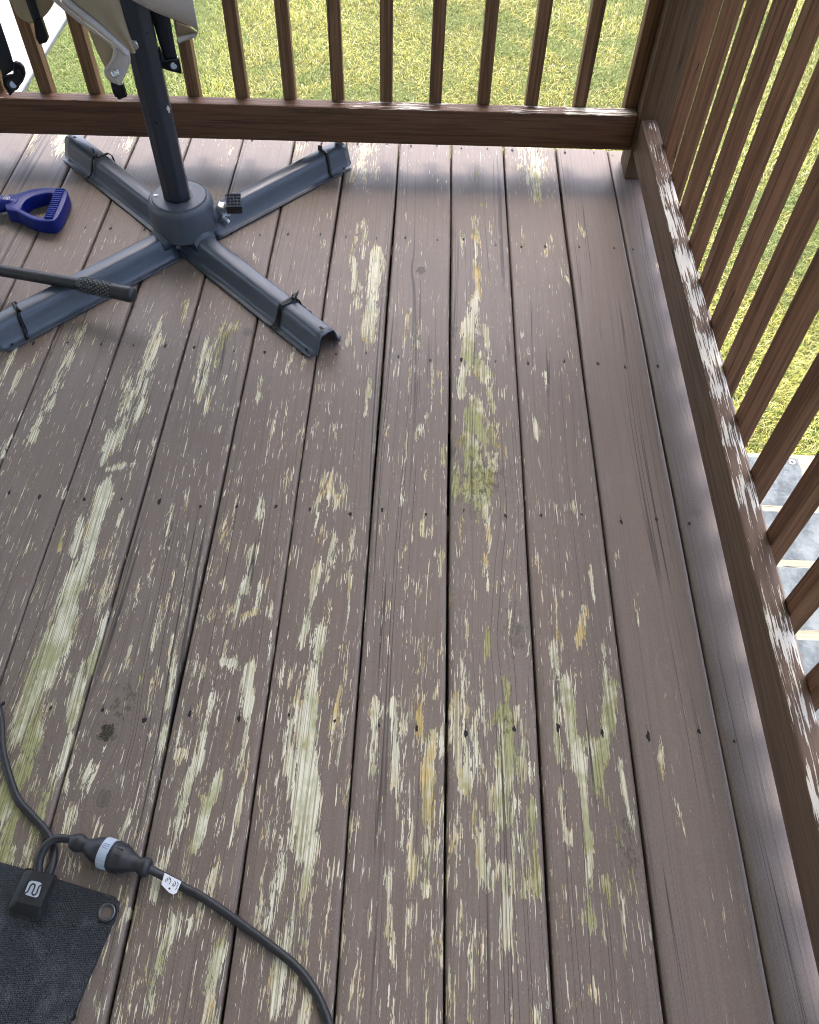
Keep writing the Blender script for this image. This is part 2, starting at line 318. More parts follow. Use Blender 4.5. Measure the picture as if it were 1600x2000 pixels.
def grass():
    regs = [(-2.1, 2.7, 1.05, 4.25, 190000), (.92, 2.75, -.45, 1.05, 64000), (-4, 6, 4.25, 8.5, 50000)]
    V = []; CC = []
    pal = np.array([[.18, .20, .04], [.29, .28, .06], [.37, .34, .10], [.10, .16, .03], [.52, .46, .25], [.23, .26, .06]])
    for (x0, x1, y0, y1, n) in regs:
        x = rng.uniform(x0, x1, n); y = rng.uniform(y0, y1, n)
        keep = x > PATHX + rng.normal(0.03, .05, n)
        if y0 < 0: keep &= ~((x < 1.62) & (y < .06))
        x = x[keep]; y = y[keep]; n = len(x)
        cl = .5 + .5 * np.sin(x * 9.1 + 3 * np.sin(y * 4.3)) * np.sin(y * 7.7 + 2 * np.sin(x * 5.1))
        L = rng.uniform(.020, .048, n) * (.7 + .5 * cl); wd = rng.uniform(.0017, .0036, n)
        if y0 > 4: L *= 1.5; wd *= 2
        az = rng.uniform(0, 2 * np.pi, n); az = np.where(rng.random(n) < .7, az, .6 + 1.3 * np.sin(x * 1.9 + y * 1.3) + rng.normal(0, .5, n))
        lean = rng.uniform(.5, 1.45, n)
        d = np.stack([np.cos(az), np.sin(az)], 1); s = np.stack([-d[:, 1], d[:, 0]], 1)
        z0 = GZ - .003
        b = np.stack([x, y], 1); m = b + d * (L * .42 * np.sin(lean * .6))[:, None]; t = b + d * (L * (.42 * np.sin(lean * .6) + .62 * np.sin(np.minimum(lean * 1.35, 1.65))))[:, None]
        zm = z0 + L * .45 * np.cos(lean * .6); zt = zm + L * .58 * np.cos(np.minimum(lean * 1.35, 1.65))
        q = np.empty((n, 5, 3)); hw = (wd / 2)[:, None]
        q[:, 0, :2] = b - s * hw; q[:, 1, :2] = b + s * hw; q[:, 2, :2] = m + s * hw; q[:, 3, :2] = m - s * hw; q[:, 4, :2] = t
        q[:, 0, 2] = q[:, 1, 2] = z0; q[:, 2, 2] = q[:, 3, 2] = zm; q[:, 4, 2] = zt
        V.append(q)
        patch = np.clip(.5 + .35 * np.sin(x * 2.3 + 1.7 * np.sin(y * 1.9)) * np.cos(y * 2.9 + x) + .3 * np.sin(x * 11 + 2 * np.sin(y * 6)) * np.sin(y * 9.5 + 2 * np.sin(x * 7)), 0, 1)
        k = rng.choice(6, n, p=[.22, .24, .2, .12, .10, .12]); c = pal[k] * np.where(rng.random(n) < .16, .38, rng.uniform(.62, 1.22, n))[:, None]
        c = c * (.80 + .52 * patch)[:, None]; lush_shade = np.clip((patch < .3) * .5 + .75 * np.clip((-x - .75) / .4, 0, 1), 0, .85)[:, None]; c = c * (1 - lush_shade) + lush_shade * np.array([.085, .15, .035])  # random lush patches, plus shade on the left lawn painted as darker green
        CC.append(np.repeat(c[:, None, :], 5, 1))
    V = np.concatenate(V); CC = np.concatenate(CC); n = len(V); nv = n * 5
    me = bpy.data.meshes.new('lawn_grass'); me.vertices.add(nv); me.vertices.foreach_set('co', V.ravel().astype('f'))
    i = np.arange(n, dtype=np.int32)[:, None] * 5
    lp = np.concatenate([i, i + 1, i + 2, i + 3, i + 3, i + 2, i + 4], 1).ravel(); me.loops.add(len(lp)); me.loops.foreach_set('vertex_index', lp.astype(np.int32))
    ls = (np.arange(n)[:, None] * 7 + np.array([[0, 4]])).ravel(); me.polygons.add(2 * n); me.polygons.foreach_set('loop_start', ls.astype(np.int32))
    me.update(calc_edges=True)
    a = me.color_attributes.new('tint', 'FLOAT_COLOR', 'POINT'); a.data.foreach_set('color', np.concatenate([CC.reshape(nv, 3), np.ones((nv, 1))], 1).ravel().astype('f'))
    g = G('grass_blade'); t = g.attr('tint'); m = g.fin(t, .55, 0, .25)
    tr = g.n('ShaderNodeBsdfTranslucent'); g.l(t, tr.inputs[0]); mx = g.n('ShaderNodeMixShader'); mx.inputs[0].default_value = .3
    g.l(g.b.outputs[0], mx.inputs[1]); g.l(tr.outputs[0], mx.inputs[2]); g.l(mx.outputs[0], g.out.inputs[0])
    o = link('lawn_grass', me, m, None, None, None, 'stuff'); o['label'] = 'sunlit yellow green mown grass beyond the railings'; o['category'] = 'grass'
grass()

# ------------------------------------------------------------------ unseen house behind the viewer (its porch cover is added to shade the deck)
def house():
    h = thing('house', 'pale sided house behind the viewer with an unseen porch cover added for shade', 'house', (-3, -2.4, GZ))
    MB().box((-2.95, -5.2, .85), (7.1, 5.6, 3.55)).build('wall', M_SIDING, h)
    MB().box((-2.82, -.55, 2.46), (7.55, 4.06, .10)).build('shade_roof_ceiling', M_SHADE_CEIL, h)  # unseen cover added to shade the deck and leave the lawn sunlit
    MB().prism([(-6.6, 1.56, 2.52), (.97, 1.56, 2.52), (.97, -5.2, 4.2), (-6.6, -5.2, 4.2)], (0, 0, .07)).build('shade_roof', M_SHADE_ROOF, h)
    for x in (-6.3, -2.35): MB().box((x, .80, .74), (.12, .12, 3.32)).build('shade_roof_post', M_SHADE_CEIL, h)
    f = MB().box((-1.2, -2.385, 1.05), (1.7, .05, 2.1), None, .005).build('door', plain('white_door_paint', (.75, .75, .74), .5), h)
    MB().box((-1.62, -2.35, 1.08), (.68, .02, 1.8)).build('pane', M_GLASS, f); MB().box((-.8, -2.35, 1.08), (.68, .02, 1.8)).build('pane', M_GLASS, f)
house()

# ------------------------------------------------------------------ deck
P = .1415; GAP = .0028; YR = .430; YF = -2.25
STROKES = """
930 340 930 400 18 .30 .9 0|928 430 935 540 10 .62 0 .4|932 530 933 600 9 .80 0 .8|925 600 915 700 18 .95 .1 .1|948 640 955 700 8 .7 .2 .1
905 700 900 770 10 .8 .2 0|925 690 950 740 22 .75 .6 .2|945 720 965 800 9 .75 .3 .2|930 790 935 840 22 .8 .6 .1|915 820 925 900 26 .75 .65 .3|965 830 966 920 18 .68 .2 .9
930 880 930 962 42 .78 .75 .2|890 925 895 962 18 .8 .9 0|952 1000 956 1062 7 .72 0 .5|950 1090 950 1140 9 .65 .2 .4|915 1190 912 1230 6 .6 0 .2|985 1120 1000 1230 5 .55 .3 0
953 1245 953 1268 8 .75 1 0|905 1280 900 1380 11 .72 .1 .5|945 1370 948 1425 10 .7 .1 .3|990 1340 985 1370 12 .6 .9 0|895 1400 905 1510 26 .78 .2 .3|922 1420 930 1490 15 .7 .1 .1
988 1410 1000 1510 26 .88 .8 0|975 1500 980 1610 28 .75 .5 .1|1020 1430 1032 1510 12 .7 .2 .1|900 1500 895 1590 12 .65 .1 .4|940 1620 950 1710 22 .75 .3 .3|1005 1580 1030 1710 34 .65 .4 0
1040 1580 1052 1730 11 .72 .8 0|985 1700 995 1840 18 .68 .2 .1|900 1650 890 1720 8 .5 .1 .1|920 1850 925 2000 9 .55 .2 .1|880 1900 880 2000 8 .5 .3 0|985 1800 990 1840 14 .7 .1 0|1040 1850 1050 1990 8 .45 .2 0
795 620 785 700 5 .6 0 .4|822 630 815 672 8 .6 .1 .1|862 735 865 775 5 .6 0 .8|815 715 815 730 6 .6 0 0|803 800 790 885 5 .6 0 .2|790 900 785 980 5 .6 0 .1|830 815 815 850 11 .5 .2 .1|865 880 866 900 7 .7 1 0|808 640 800 760 4 .5 0 0|845 700 842 840 4 .5 0 0
830 1000 828 1035 8 .65 .4 .1|863 1085 860 1115 7 .7 .3 .3|800 1135 800 1145 10 .55 0 0|735 1380 728 1505 10 .8 .3 .3|770 1380 775 1530 15 .75 .1 .1|788 1400 790 1530 9 .6 0 .2|820 1400 826 1460 11 .7 .1 1|842 1440 835 1590 16 .85 .3 .8
862 1430 862 1460 6 .75 .2 0|800 1550 805 1700 9 .6 .1 .2|830 1650 835 1730 14 .7 .4 .1|780 1580 785 1660 9 .6 0 .1|760 1700 765 2000 10 .58 .1 .1|800 1800 800 1900 11 .5 .1 .1|832 1850 835 1960 8 .45 .3 .1|745 1250 742 1300 4 .5 0 0
715 285 712 330 36 .62 0 0|712 430 712 500 8 .6 .1 .1|690 510 694 590 10 .7 .1 0|735 500 720 640 18 .95 .1 0|705 560 702 590 12 .6 .1 0|715 620 725 665 15 .75 .2 .4|680 640 675 665 12 .65 .1 0|720 745 715 805 5 .7 .3 0|660 820 650 870 6 .5 0 0
640 930 650 985 18 .62 .1 .3|622 980 625 1025 14 .58 .1 .2|665 935 668 960 9 .6 0 .2|655 1050 640 1115 15 .72 .1 .1|620 1100 610 1170 9 .72 .1 0|690 1050 685 1130 8 .6 .1 .2|612 1160 590 1250 11 .8 .1 0|622 1250 600 1390 20 .85 .2 .1
656 1375 654 1395 8 .7 0 .9|650 1420 648 1445 10 .7 0 .7|565 1390 560 1490 10 .78 .1 .1|597 1400 600 1640 30 1 .25 .1|572 1480 576 1570 14 .85 .1 .2|672 1400 660 1500 6 .6 0 .1|680 1160 678 1225 5 .6 0 .1|530 1480 520 1560 6 .6 0 0
560 1640 530 1800 18 .66 .2 .1|602 1680 590 1770 13 .7 .3 .1|560 1820 540 1970 17 .76 .2 .1|640 1700 650 1800 6 .5 .1 0|600 1880 590 1990 10 .55 .1 0|555 1250 540 1390 5 .5 0 0|570 1060 550 1200 4 .45 0 0
575 680 562 722 6 .6 0 0|540 690 538 712 5 .6 0 0|600 690 590 722 6 .6 .2 0|510 740 500 800 5 .6 0 0|540 800 520 900 5 .6 0 0|507 985 505 1005 12 .75 .2 0|495 1080 480 1150 8 .85 .2 .1|506 1150 502 1180 8 .75 .1 0|500 1195 478 1205 6 .7 0 .7|470 1150 440 1285 5 .72 .1 .1
530 1190 525 1285 6 .65 .1 0|487 1310 480 1385 13 1 0 0|432 1296 470 1302 4 .6 0 0|390 1270 370 1340 8 .62 .2 .1|420 1330 400 1440 8 .62 .1 0|397 1440 390 1495 12 .85 .1 0|485 1420 470 1500 8 .72 .2 0|378 1500 345 1600 13 .76 .3 0|425 1520 382 1650 14 .76 .4 0
470 1560 450 1640 9 .7 .2 .2|350 1620 300 1750 14 .62 .1 0|345 1800 290 1960 19 .7 .4 0|412 1720 380 1800 13 .6 .2 0|432 1850 402 1990 18 .6 .3 0|310 1700 280 1800 11 .6 .1 .1|520 1000 505 1080 4 .5 0 0|470 940 440 1080 4 .5 0 0
440 640 420 700 20 .66 .8 0|472 600 462 640 6 .6 1 0|402 680 390 765 18 .7 .2 .1|416 760 400 800 8 .62 0 .2|366 590 360 622 8 .6 .6 .1|340 980 320 1080 5 .6 0 0|322 1060 300 1120 18 .45 0 0|312 1200 300 1255 8 .7 .1 .4|346 1290 330 1370 10 .72 .2 0
270 1150 250 1200 10 .55 0 0|275 1330 260 1400 15 .4 .9 0|320 1430 300 1510 10 .62 .1 0|180 1500 150 1600 18 .6 .1 0|258 1585 230 1655 13 .55 .1 0|255 1270 235 1320 8 .5 .1 0|300 870 280 930 4 .5 0 0|380 900 360 960 4 .5 0 0|220 1690 190 1760 20 .5 .3 0
302 660 270 800 20 .75 .1 .1|252 760 230 860 20 .75 .2 .1|216 850 200 900 12 .72 .1 0|262 905 208 918 5 .65 0 .2|207 955 150 1150 19 1 .15 0|157 1020 145 1075 9 1 0 0|125 1030 120 1060 9 .62 .5 .6|152 1130 100 1300 32 1 .3 0|240 1000 225 1040 7 .55 0 0
217 1100 190 1200 10 .62 .1 .1|203 1220 180 1300 8 .85 .3 0|167 1300 140 1400 16 .88 .5 0|90 1280 40 1420 34 .9 .5 0|62 1450 20 1560 32 .85 .8 0|132 1450 100 1550 14 .72 .2 0|30 1600 0 1660 34 .7 .8 0|92 1560 60 1650 18 .62 .6 0|320 620 300 660 8 .6 .1 0
157 650 90 800 14 .72 .1 0|78 815 70 850 14 .75 .1 .1|46 715 20 765 8 .72 0 0|40 660 0 750 8 .6 0 0|20 850 0 900 8 .5 0 0|125 266 120 285 20 .85 0 0|65 266 60 285 16 .7 0 0|252 262 248 280 18 .6 0 0|590 275 588 300 22 .5 0 0|455 275 450 295 20 .4 0 0
1040 296 1045 335 38 .66 .1 0|1046 335 1050 385 11 .85 .4 .1|1075 465 1068 492 8 .65 0 .3|1045 825 1050 848 8 .85 .3 0|1066 735 1066 750 5 .7 0 .2|1100 945 1101 960 4 .5 .4 0|1122 990 1128 1022 7 .5 .1 0|1085 1180 1095 1250 6 .6 0 .6|1142 1190 1130 1250 11 .72 .1 .7|1155 1125 1160 1162 5 .65 0 0
1080 1270 1100 1350 15 .75 .1 .1|1102 1340 1132 1500 16 .98 .5 0|1086 1380 1090 1475 9 .82 .4 0|1180 1270 1190 1400 13 .75 .3 .1|1196 1350 1180 1465 18 .88 .6 0|1150 1420 1170 1560 20 .62 .6 0|1142 1500 1146 1625 9 .95 .4 0|1212 1500 1232 1605 7 .85 .1 0
1095 1560 1106 1640 6 .75 .1 0|1200 1600 1230 1720 20 .5 1 0|1150 1640 1155 1800 11 .7 .5 0|1185 1725 1190 1762 10 .6 .9 0|1215 1760 1220 1850 8 .62 .2 0|1292 1448 1290 1485 6 .75 .5 .1|1300 1330 1300 1400 5 .38 .4 0|1325 1580 1324 1600 8 .55 0 0|1135 448 1137 456 10 .65 0 0|1240 1150 1245 1230 4 .4 .1 0
700 440 690 500 6 .5 0 0|755 470 748 560 4 .5 0 0|900 460 905 500 7 .55 .2 .2|960 430 958 560 4 .5 .3 0|1020 440 1022 480 4 .5 .1 .2|1290 520 1294 526 6 .6 0 0|1100 535 1106 545 7 .7 0 0|1205 1080 1200 1092 5 .5 0 0"""
GRIME = [(240, 1380, 35, 60, .6), (945, 930, 70, 60, .62), (895, 960, 25, 30, .5), (1005, 1225, 30, 60, .6), (1230, 1660, 30, 90, .6), (430, 680, 40, 60, .35), (985, 1420, 30, 40, .5), (880, 880, 18, 30, .8), (888, 650, 10, 25, .9),
         (60, 1500, 60, 120, .35), (560, 590, 40, 30, .4), (500, 600, 30, 50, .4), (150, 970, 25, 30, .6), (210, 1430, 30, 30, .6), (430, 390, 20, 25, .6), (1000, 1420, 25, 40, .4), (1300, 1450, 25, 60, .25), (200, 1680, 40, 40, .7), (445, 1790, 30, 30, .4)]
def parse_strokes():
    out = []
    for tok in STROKES.replace('\n', '|').split('|'):
        t = tok.split()
        if len(t) == 8:
            x1, y1, x2, y2, wd, s, al, og = map(float, t)
            a = at(x1, y1, Z=0); b = at(x2, y2, Z=0); sc = (at((x1 + x2) / 2 + wd, (y1 + y2) / 2, Z=0) - at((x1 + x2) / 2, (y1 + y2) / 2, Z=0)).length
            out.append((a.x, a.y, b.x, b.y, max(sc, .004), s, al, og, math.floor((a.x + b.x) / 2 / P)))
    return out
SK = parse_strokes()
def board(k, root):
    x0 = k * P + GAP / 2 + rng.normal(0, .0004); x1 = (k + 1) * P - GAP / 2 + rng.normal(0, .0004)
    if k == 5: x1 = .872
    W = x1 - x0; nt_ = 26; T = .029
    prof = [(0, -T), (0, -.007), (.0006, -.0035), (.0022, -.0011)] + [(.0052 + (W - .0104) * i / (nt_ - 1), 0) for i in range(nt_)] + [(W - .0022, -.0011), (W - .0006, -.0035), (W, -.007), (W, -T)]
    prof = np.array(prof); ny = 330; ys = np.linspace(YF, YR + rng.normal(0, .0015), ny); nc = len(prof)
    X = x0 + prof[:, 0][None, :] + np.zeros((ny, 1)); Y = ys[:, None] + np.zeros((1, nc)); zo = rng.normal(0, .0006); cup = rng.normal(-.0004, .0006)
    u = (prof[:, 0] / W - .5) * 2; Z = prof[:, 1][None, :] + zo + cup * (u ** 2)[None, :] + .0005 * np.sin(ys[:, None] * 2.1 + k)
    X = X + .0007 * np.sin(ys[:, None] * 3 + k * 1.7) + .0004 * np.sin(ys[:, None] * 11 + k)
    base = .30 if k <= -4 else .36 if k <= -1 else .35 if k == 0 else .32 if k == 1 else .33 if k == 2 else .25 if k == 3 else .045 if k == 4 else .02
    low = .5 + .5 * np.sin(Y * 2.7 + k * 2.2) * np.sin(Y * 5.1 + X * 40 + k)
    fade = np.clip(1.34 - (Y + 1.6) * .70, .10, 1.25) if k < 1 else np.clip(1.25 - (Y + 1.6) * .62, .26, 1.2)
    peel = base * (.45 + .75 * low) * fade; alg = np.full_like(peel, .08) + .08 * low; og = np.full_like(peel, .06); gm = np.zeros_like(peel)
    if k <= 0: peel += .30 * np.exp(-((Y - YR) / .035) ** 2)
    elif k <= 3: peel += .12 * np.exp(-((Y - YR) / .03) ** 2)
    for (ax, ay, bx, by, wd, s, al, o_, kk) in SK:
        if kk != k: continue
        dx, dy = bx - ax, by - ay; L2 = dx * dx + dy * dy + 1e-9
        t = ((X - ax) * dx + (Y - ay) * dy) / L2; tc = np.clip(t, 0, 1); ex = (X - ax - tc * dx) / wd; ey = (Y - ay - tc * dy) / max(wd * 2.2, .022)
        g_ = np.exp(-(ex * ex + ey * ey) ** 1.3)
        sc_ = s * (1.14 if wd < .008 else 1.08 if wd < .013 else 1.0); new = sc_ * g_; m = new > peel; wgt = np.clip(g_ * 1.3, 0, 1)
        peel = np.maximum(peel, new); alg = alg * (1 - wgt) + al * wgt; og = og * (1 - wgt) + o_ * wgt
    for (px, py, rx, ry, s) in GRIME:
        c = at(px, py, Z=0); e = at(px + rx, py, Z=0); f = at(px, py - ry, Z=0)
        if math.floor(c.x / P) != k: continue
        gm = np.maximum(gm, s * np.exp(-((X - c.x) / (e.x - c.x)) ** 2 - ((Y - c.y) / (f.y - c.y)) ** 2))
    wp = .009 * np.sin(Y * 1.9 + k * 2.3) * np.sin(X * 17 + k) + .0035 * np.sin(Y * 5.3 + k + X * 30); kd = np.full_like(X, 9.0); kk_ = np.zeros_like(X)
    for (kx, ky, r, dk) in KNOTS:
        c = at(kx, ky, Z=0)
        if math.floor(c.x / P) != k: continue
        d = np.hypot(X - c.x, (Y - c.y) * .72); wp += (X - c.x) * np.exp(-d / (r * 2.6)) * -.8; kk_ = np.where(d < kd, dk, kk_); kd = np.minimum(kd, d)
    v = np.stack([X, Y, Z], -1).reshape(-1, 3); n = len(v)
    f = [(i * nc + j, i * nc + j + 1, (i + 1) * nc + j + 1, (i + 1) * nc + j) for i in range(ny - 1) for j in range(nc - 1)]
    f += [list(range(nc))[::-1], list(range((ny - 1) * nc, ny * nc)), [0] + [i * nc for i in range(1, ny)] + [i * nc + nc - 1 for i in range(ny - 1, -1, -1)]]
    me = bpy.data.meshes.new('deck_board'); me.from_pydata(v.tolist(), [], f)
    a = me.color_attributes.new('wear', 'FLOAT_COLOR', 'POINT'); a.data.foreach_set('color', np.stack([peel, alg, og, np.ones_like(peel)], -1).reshape(-1).astype('f'))
    a = me.attributes.new('seed', 'FLOAT', 'POINT'); a.data.foreach_set('value', np.full(n, (k * .377 + 5) % 3.0, 'f'))
    a = me.attributes.new('grime', 'FLOAT', 'POINT'); a.data.foreach_set('value', gm.reshape(-1).astype('f'))
    a = me.attributes.new('knot', 'FLOAT_COLOR', 'POINT'); a.data.foreach_set('color', np.stack([wp, kd, kk_, np.ones_like(kd)], -1).reshape(-1).astype('f'))
    o = link('deck_board', me, M_DECK, root, 45)
    mb = MB(); xm = (x0 + x1) / 2 if k < 5 else .765
    for yj in (.412, 0, -.406, -.813, -1.219, -1.626, -2.03):
        for sx in (-.041, .033):
            if k == 5 and sx > 0: continue
            cx = xm + sx + rng.normal(0, .005); cy = yj + rng.normal(0, .005); r = rng.uniform(.0020, .0034); st = rng.uniform(1.3, 2.6); m = 11; zt = zo + cup * ((cx - x0) / W * 2 - 1) ** 2 + .0005 * math.sin(cy * 2.1 + k) + .0005
            rr = r * rng.uniform(.55, 1.25, m); th = np.arange(m) * 2 * np.pi / m
            mb.add([(cx, cy, zt - .0001)] + [(cx + rr[i] * math.cos(th[i]), cy + rr[i] * st * math.sin(th[i]), zt) for i in range(m)], [(0, 1 + i, 1 + (i + 1) % m) for i in range(m)])
            if rng.random() < .6:
                mb.tube([(cx, cy, zt + .0001), (cx + rng.normal(0, .0008), cy + r * st * 2.4, zt + .0001)], [.0006, .0002], 5, True, .3)
    mb.build('nail_holes', M_HOLE, o, kind='stuff')
def deck():
    root = bpy.data.objects.new('deck', None); C.objects.link(root); root['kind'] = 'structure'; root.location = (0, 0, 0)
    for k in range(-15, 6): board(k, root)
    for yj in (0, -.406, -.813, -1.219, -1.626, -2.03): MB().box((-.62, yj, -.125), (2.93, .038, .185)).build('joist', M_PLANK, root)
    MB().box((-.62, .395, -.125), (2.93, .038, .185)).build('rim_joist', M_RAILX, root)
    MB().box((-.62, .3855, (GZ - .219) / 2), (2.93, .018, -GZ - .219)).build('skirting', M_RAILX, root)
    MB().box((.838, -.92, (GZ - .219) / 2), (.018, 2.55, -GZ - .219)).build('skirting', M_RAILY, root)
    MB().box((.8475, -.92, -.125), (.038, 2.62, .185)).build('rim_joist', M_RAILY, root)
    for x in (-1.9, .76):
        for y in (.3, -1.9): MB().box((x, y, (GZ - .22) / 2), (.089, .089, -GZ - .222)).build('support_post', M_POST, root)
deck()

# ------------------------------------------------------------------ railings
def wear_box(name, c, d, mat, parent, axis, fn, ch=.0025, n=160, rz=0):
    """timber with chamfered long edges, cut into short lengths so that the wear of its top can vary"""
    L = d[axis]; o = 1 - axis; Wd, H = d[o], d[2]
    pr = [(-Wd / 2, -H / 2), (-Wd / 2, H / 2 - ch), (-Wd / 2 + ch * .35, H / 2 - ch * .35), (-Wd / 2 + ch, H / 2)]
    pr += [(-Wd / 2 + ch + (Wd - 2 * ch) * t, H / 2) for t in (.2, .4, .6, .8)] + [(Wd / 2 - ch, H / 2), (Wd / 2 - ch * .35, H / 2 - ch * .35), (Wd / 2, H / 2 - ch), (Wd / 2, -H / 2)]
    v = []; wr = []
    for i in range(n):
        s = -L / 2 + L * i / (n - 1)
        for j, (a, z) in enumerate(pr):
            q = (a, s, z) if axis == 1 else (s, a, z)
            cs, sn = math.cos(rz), math.sin(rz)
            v.append((c[0] + q[0] * cs - q[1] * sn, c[1] + q[0] * sn + q[1] * cs, c[2] + z))
            wr.append(fn(s + c[axis], a / Wd) if 2 <= j <= len(pr) - 3 else 0.0)
    m = len(pr)
    f = [(i * m + j, i * m + (j + 1) % m, (i + 1) * m + (j + 1) % m, (i + 1) * m + j) for i in range(n - 1) for j in range(m)] + [list(range(m)), list(range((n - 1) * m, n * m))]
    me = bpy.data.meshes.new(name); me.from_pydata(v, [], f)
    bm = bmesh.new(); bm.from_mesh(me); bmesh.ops.recalc_face_normals(bm, faces=bm.faces[:]); bm.to_mesh(me); bm.free()
    a = me.color_attributes.new('wear', 'FLOAT_COLOR', 'POINT'); wa = np.array(wr); a.data.foreach_set('color', np.stack([wa, wa * 0, wa * 0, wa * 0 + 1], -1).ravel().astype('f'))
    return link(name, me, mat, parent, 35)
RZ = math.atan(.0242)
def rear_y(x): return .2925 + .0242 * x
def rails():
    h = .089; zc = .0725 + h / 2
    r1 = thing('railing', 'brown timber railing across the far end of the deck', 'railing', (-.7, .31, 0))
    def fx(x, a):
        q = .26 + .40 * math.sin(x * 8.3 + .4) * math.sin(x * 3.1 + 2) + (.35 if x > .55 else 0) + (.2 if .15 < x < .5 else 0)
        return max(.02, q)
    xa, xb = -2.25, .735; xm = (xa + xb) / 2
    wear_box('bottom_rail', (xm, rear_y(xm) + .019, zc), (xb - xa, .038, h), M_RAILX, r1, 0, fx, rz=RZ)
    wear_box('top_rail', (xm, rear_y(xm) + .019, .90), (xb - xa, .038, h), M_RAILX, r1, 0, lambda x, a: .3, rz=RZ, n=40)
    wear_box('cap_rail', (xm, rear_y(xm) + .035, .965), (xb - xa, .14, .038), M_RAILX, r1, 0, lambda x, a: .3, rz=RZ, n=40)
    me = MB().box((0, 0, .503), (.0305, .0305, .90), None, .0016).build('baluster', M_BAL, r1)
    xs = [-.268 + .1207 * i for i in range(-16, 9)]
    for i, x in enumerate(xs):
        o = me if i == 0 else me.copy()
        if i: C.objects.link(o)
        xc = x + .0165 + rng.normal(0, .001) if i < len(xs) - 1 else .7205
        o.matrix_parent_inverse = Matrix.Identity(4); o.parent = r1
        o.location = (xc + .7, rear_y(xc) + .0385 + .0155 - .31, 0); o.rotation_euler = (rng.normal(0, .002), rng.normal(0, .003), RZ)
    r2 = thing('railing', 'brown timber railing down the right side with white peeling bottom rail', 'railing', (.76, -.9, 0))
    def fy(y, a):
        f = 0.0
        if y > .2: f = .28
        elif y > -.02: f = .55 + (.2 - y) * 1.0
        elif y > -.62: f = .80 - .12 * math.sin(y * 50)
        elif y > -.80: f = .74
        elif y > -.95: f = .58
        elif y > -1.12: f = .56
        elif y > -1.2: f = .74
        else: f = .68
        return f - .18 * abs(a) - .10 * max(0, a) + .22 * math.sin(y * 50.3 + 1) * .5 + .12 * math.sin(y * 23 + 2)
    ya, yb = -2.25, .2945; ym = (ya + yb) / 2
    wear_box('bottom_rail', (.762, ym, zc), (.038, yb - ya, h), M_RAILY, r2, 1, fy, n=420)
    wear_box('top_rail', (.762, ym, .90), (.038, yb - ya, h), M_RAILY, r2, 1, lambda x, a: .3, n=40)
    wear_box('cap_rail', (.778, ym, .965), (.14, yb - ya, .038), M_RAILY, r2, 1, lambda x, a: .3, n=40)
    me = MB().box((0, 0, .503), (.0305, .0305, .90), None, .0016).build('baluster', M_BALR, r2)
    for i in range(20):
        o = me if i == 0 else me.copy()
        if i: C.objects.link(o)
        y = .191 - .125 * i - .0153 + rng.normal(0, .001)
        o.matrix_parent_inverse = Matrix.Identity(4); o.parent = r2
        o.location = (.7970 - .76, y + .9, 0); o.rotation_euler = (rng.normal(0, .003), rng.normal(0, .002), rng.normal(0, .01))
    p = thing('railing_post', 'square brown corner post where the two railings meet', 'post', (.782, .345, 0))
    MB().box((.7815, .3405, .52), (.089, .089, 1.039), None, .003).build('post_shaft', M_POST, p)
    MB().box((.7815, .3405, 1.055), (.115, .115, .03), None, .004).build('post_cap', M_POST, p)
rails()

# ------------------------------------------------------------------ stairs outside the right railing
def stairs():
    st = thing('staircase', 'pale weathered timber steps going down beside the deck', 'stairs', (1.35, -.5, GZ))
    far = [-.915, -.626, -.322, .030]; zs = [-.19, -.38, -.57, -.76]; near = [-1.22, -.95, -.66, -.36]
    X0, X1 = .90, 1.58
    mats = ['dusty grey rubber mat on the highest visible step', 'dusty grey rubber mat on the second visible step down', 'dusty grey rubber mat on the third visible step down', 'dusty grey rubber mat on the lowest step with an eyelet in its corner']
    for i in range(4):
        b = far[i] - near[i]
        for q in range(2):
            y0 = near[i] + q * (b / 2) + .002; y1 = near[i] + (q + 1) * b / 2 - .002
            wear_box('tread', ((X0 + X1) / 2, (y0 + y1) / 2, zs[i] - .019), (X1 - X0, y1 - y0, .038), M_STAIR, st, 0, lambda x, a: 0, n=8)
        MB().box(((X0 + X1) / 2, far[i] - .04, zs[i] - .115), (X1 - X0 - .04, .025, .15)).build('riser', M_STAIR, st)
        m = thing('stair_mat', mats[i], 'mat', (1.18, (far[i] + near[i]) / 2, zs[i]), 'mats on the outside steps')
        y1 = far[i] - .030 if i < 3 else far[i] - .026
        mb = MB().box(((X0 + .03 + 1.425) / 2, (near[i] + y1) / 2 + .02, zs[i] + .006), (1.425 - X0 - .03, y1 - near[i] - .04, .008), None, .002); mb.build('mat_sheet', M_SMAT, m)
        MB().torus((1.402, y1 - .018, zs[i] + .0105), (0, 0, 1), .008, .003).build('eyelet', M_CHROME, m)
        MB().lathe((1.402, y1 - .018, zs[i] + .0098), (0, 0, 1), [(0, .0062), (.0008, .0062)], 14).build('eyelet_hole', M_HOLE, m)
    for x in (X0 + .02, X1 - .02):
        MB().prism([(x - .018, -1.3, -.26), (x - .018, -1.3, -.55), (x - .018, -.42, GZ - .02), (x - .018, .0, GZ - .02), (x - .018, .0, -.80), (x - .018, -.35, -.79), (x - .018, -.35, -.61), (x - .018, -.66, -.60), (x - .018, -.66, -.42), (x - .018, -.95, -.42), (x - .018, -.95, -.26)], (.036, 0, 0)).build('stringer', M_STAIR, st)
stairs()

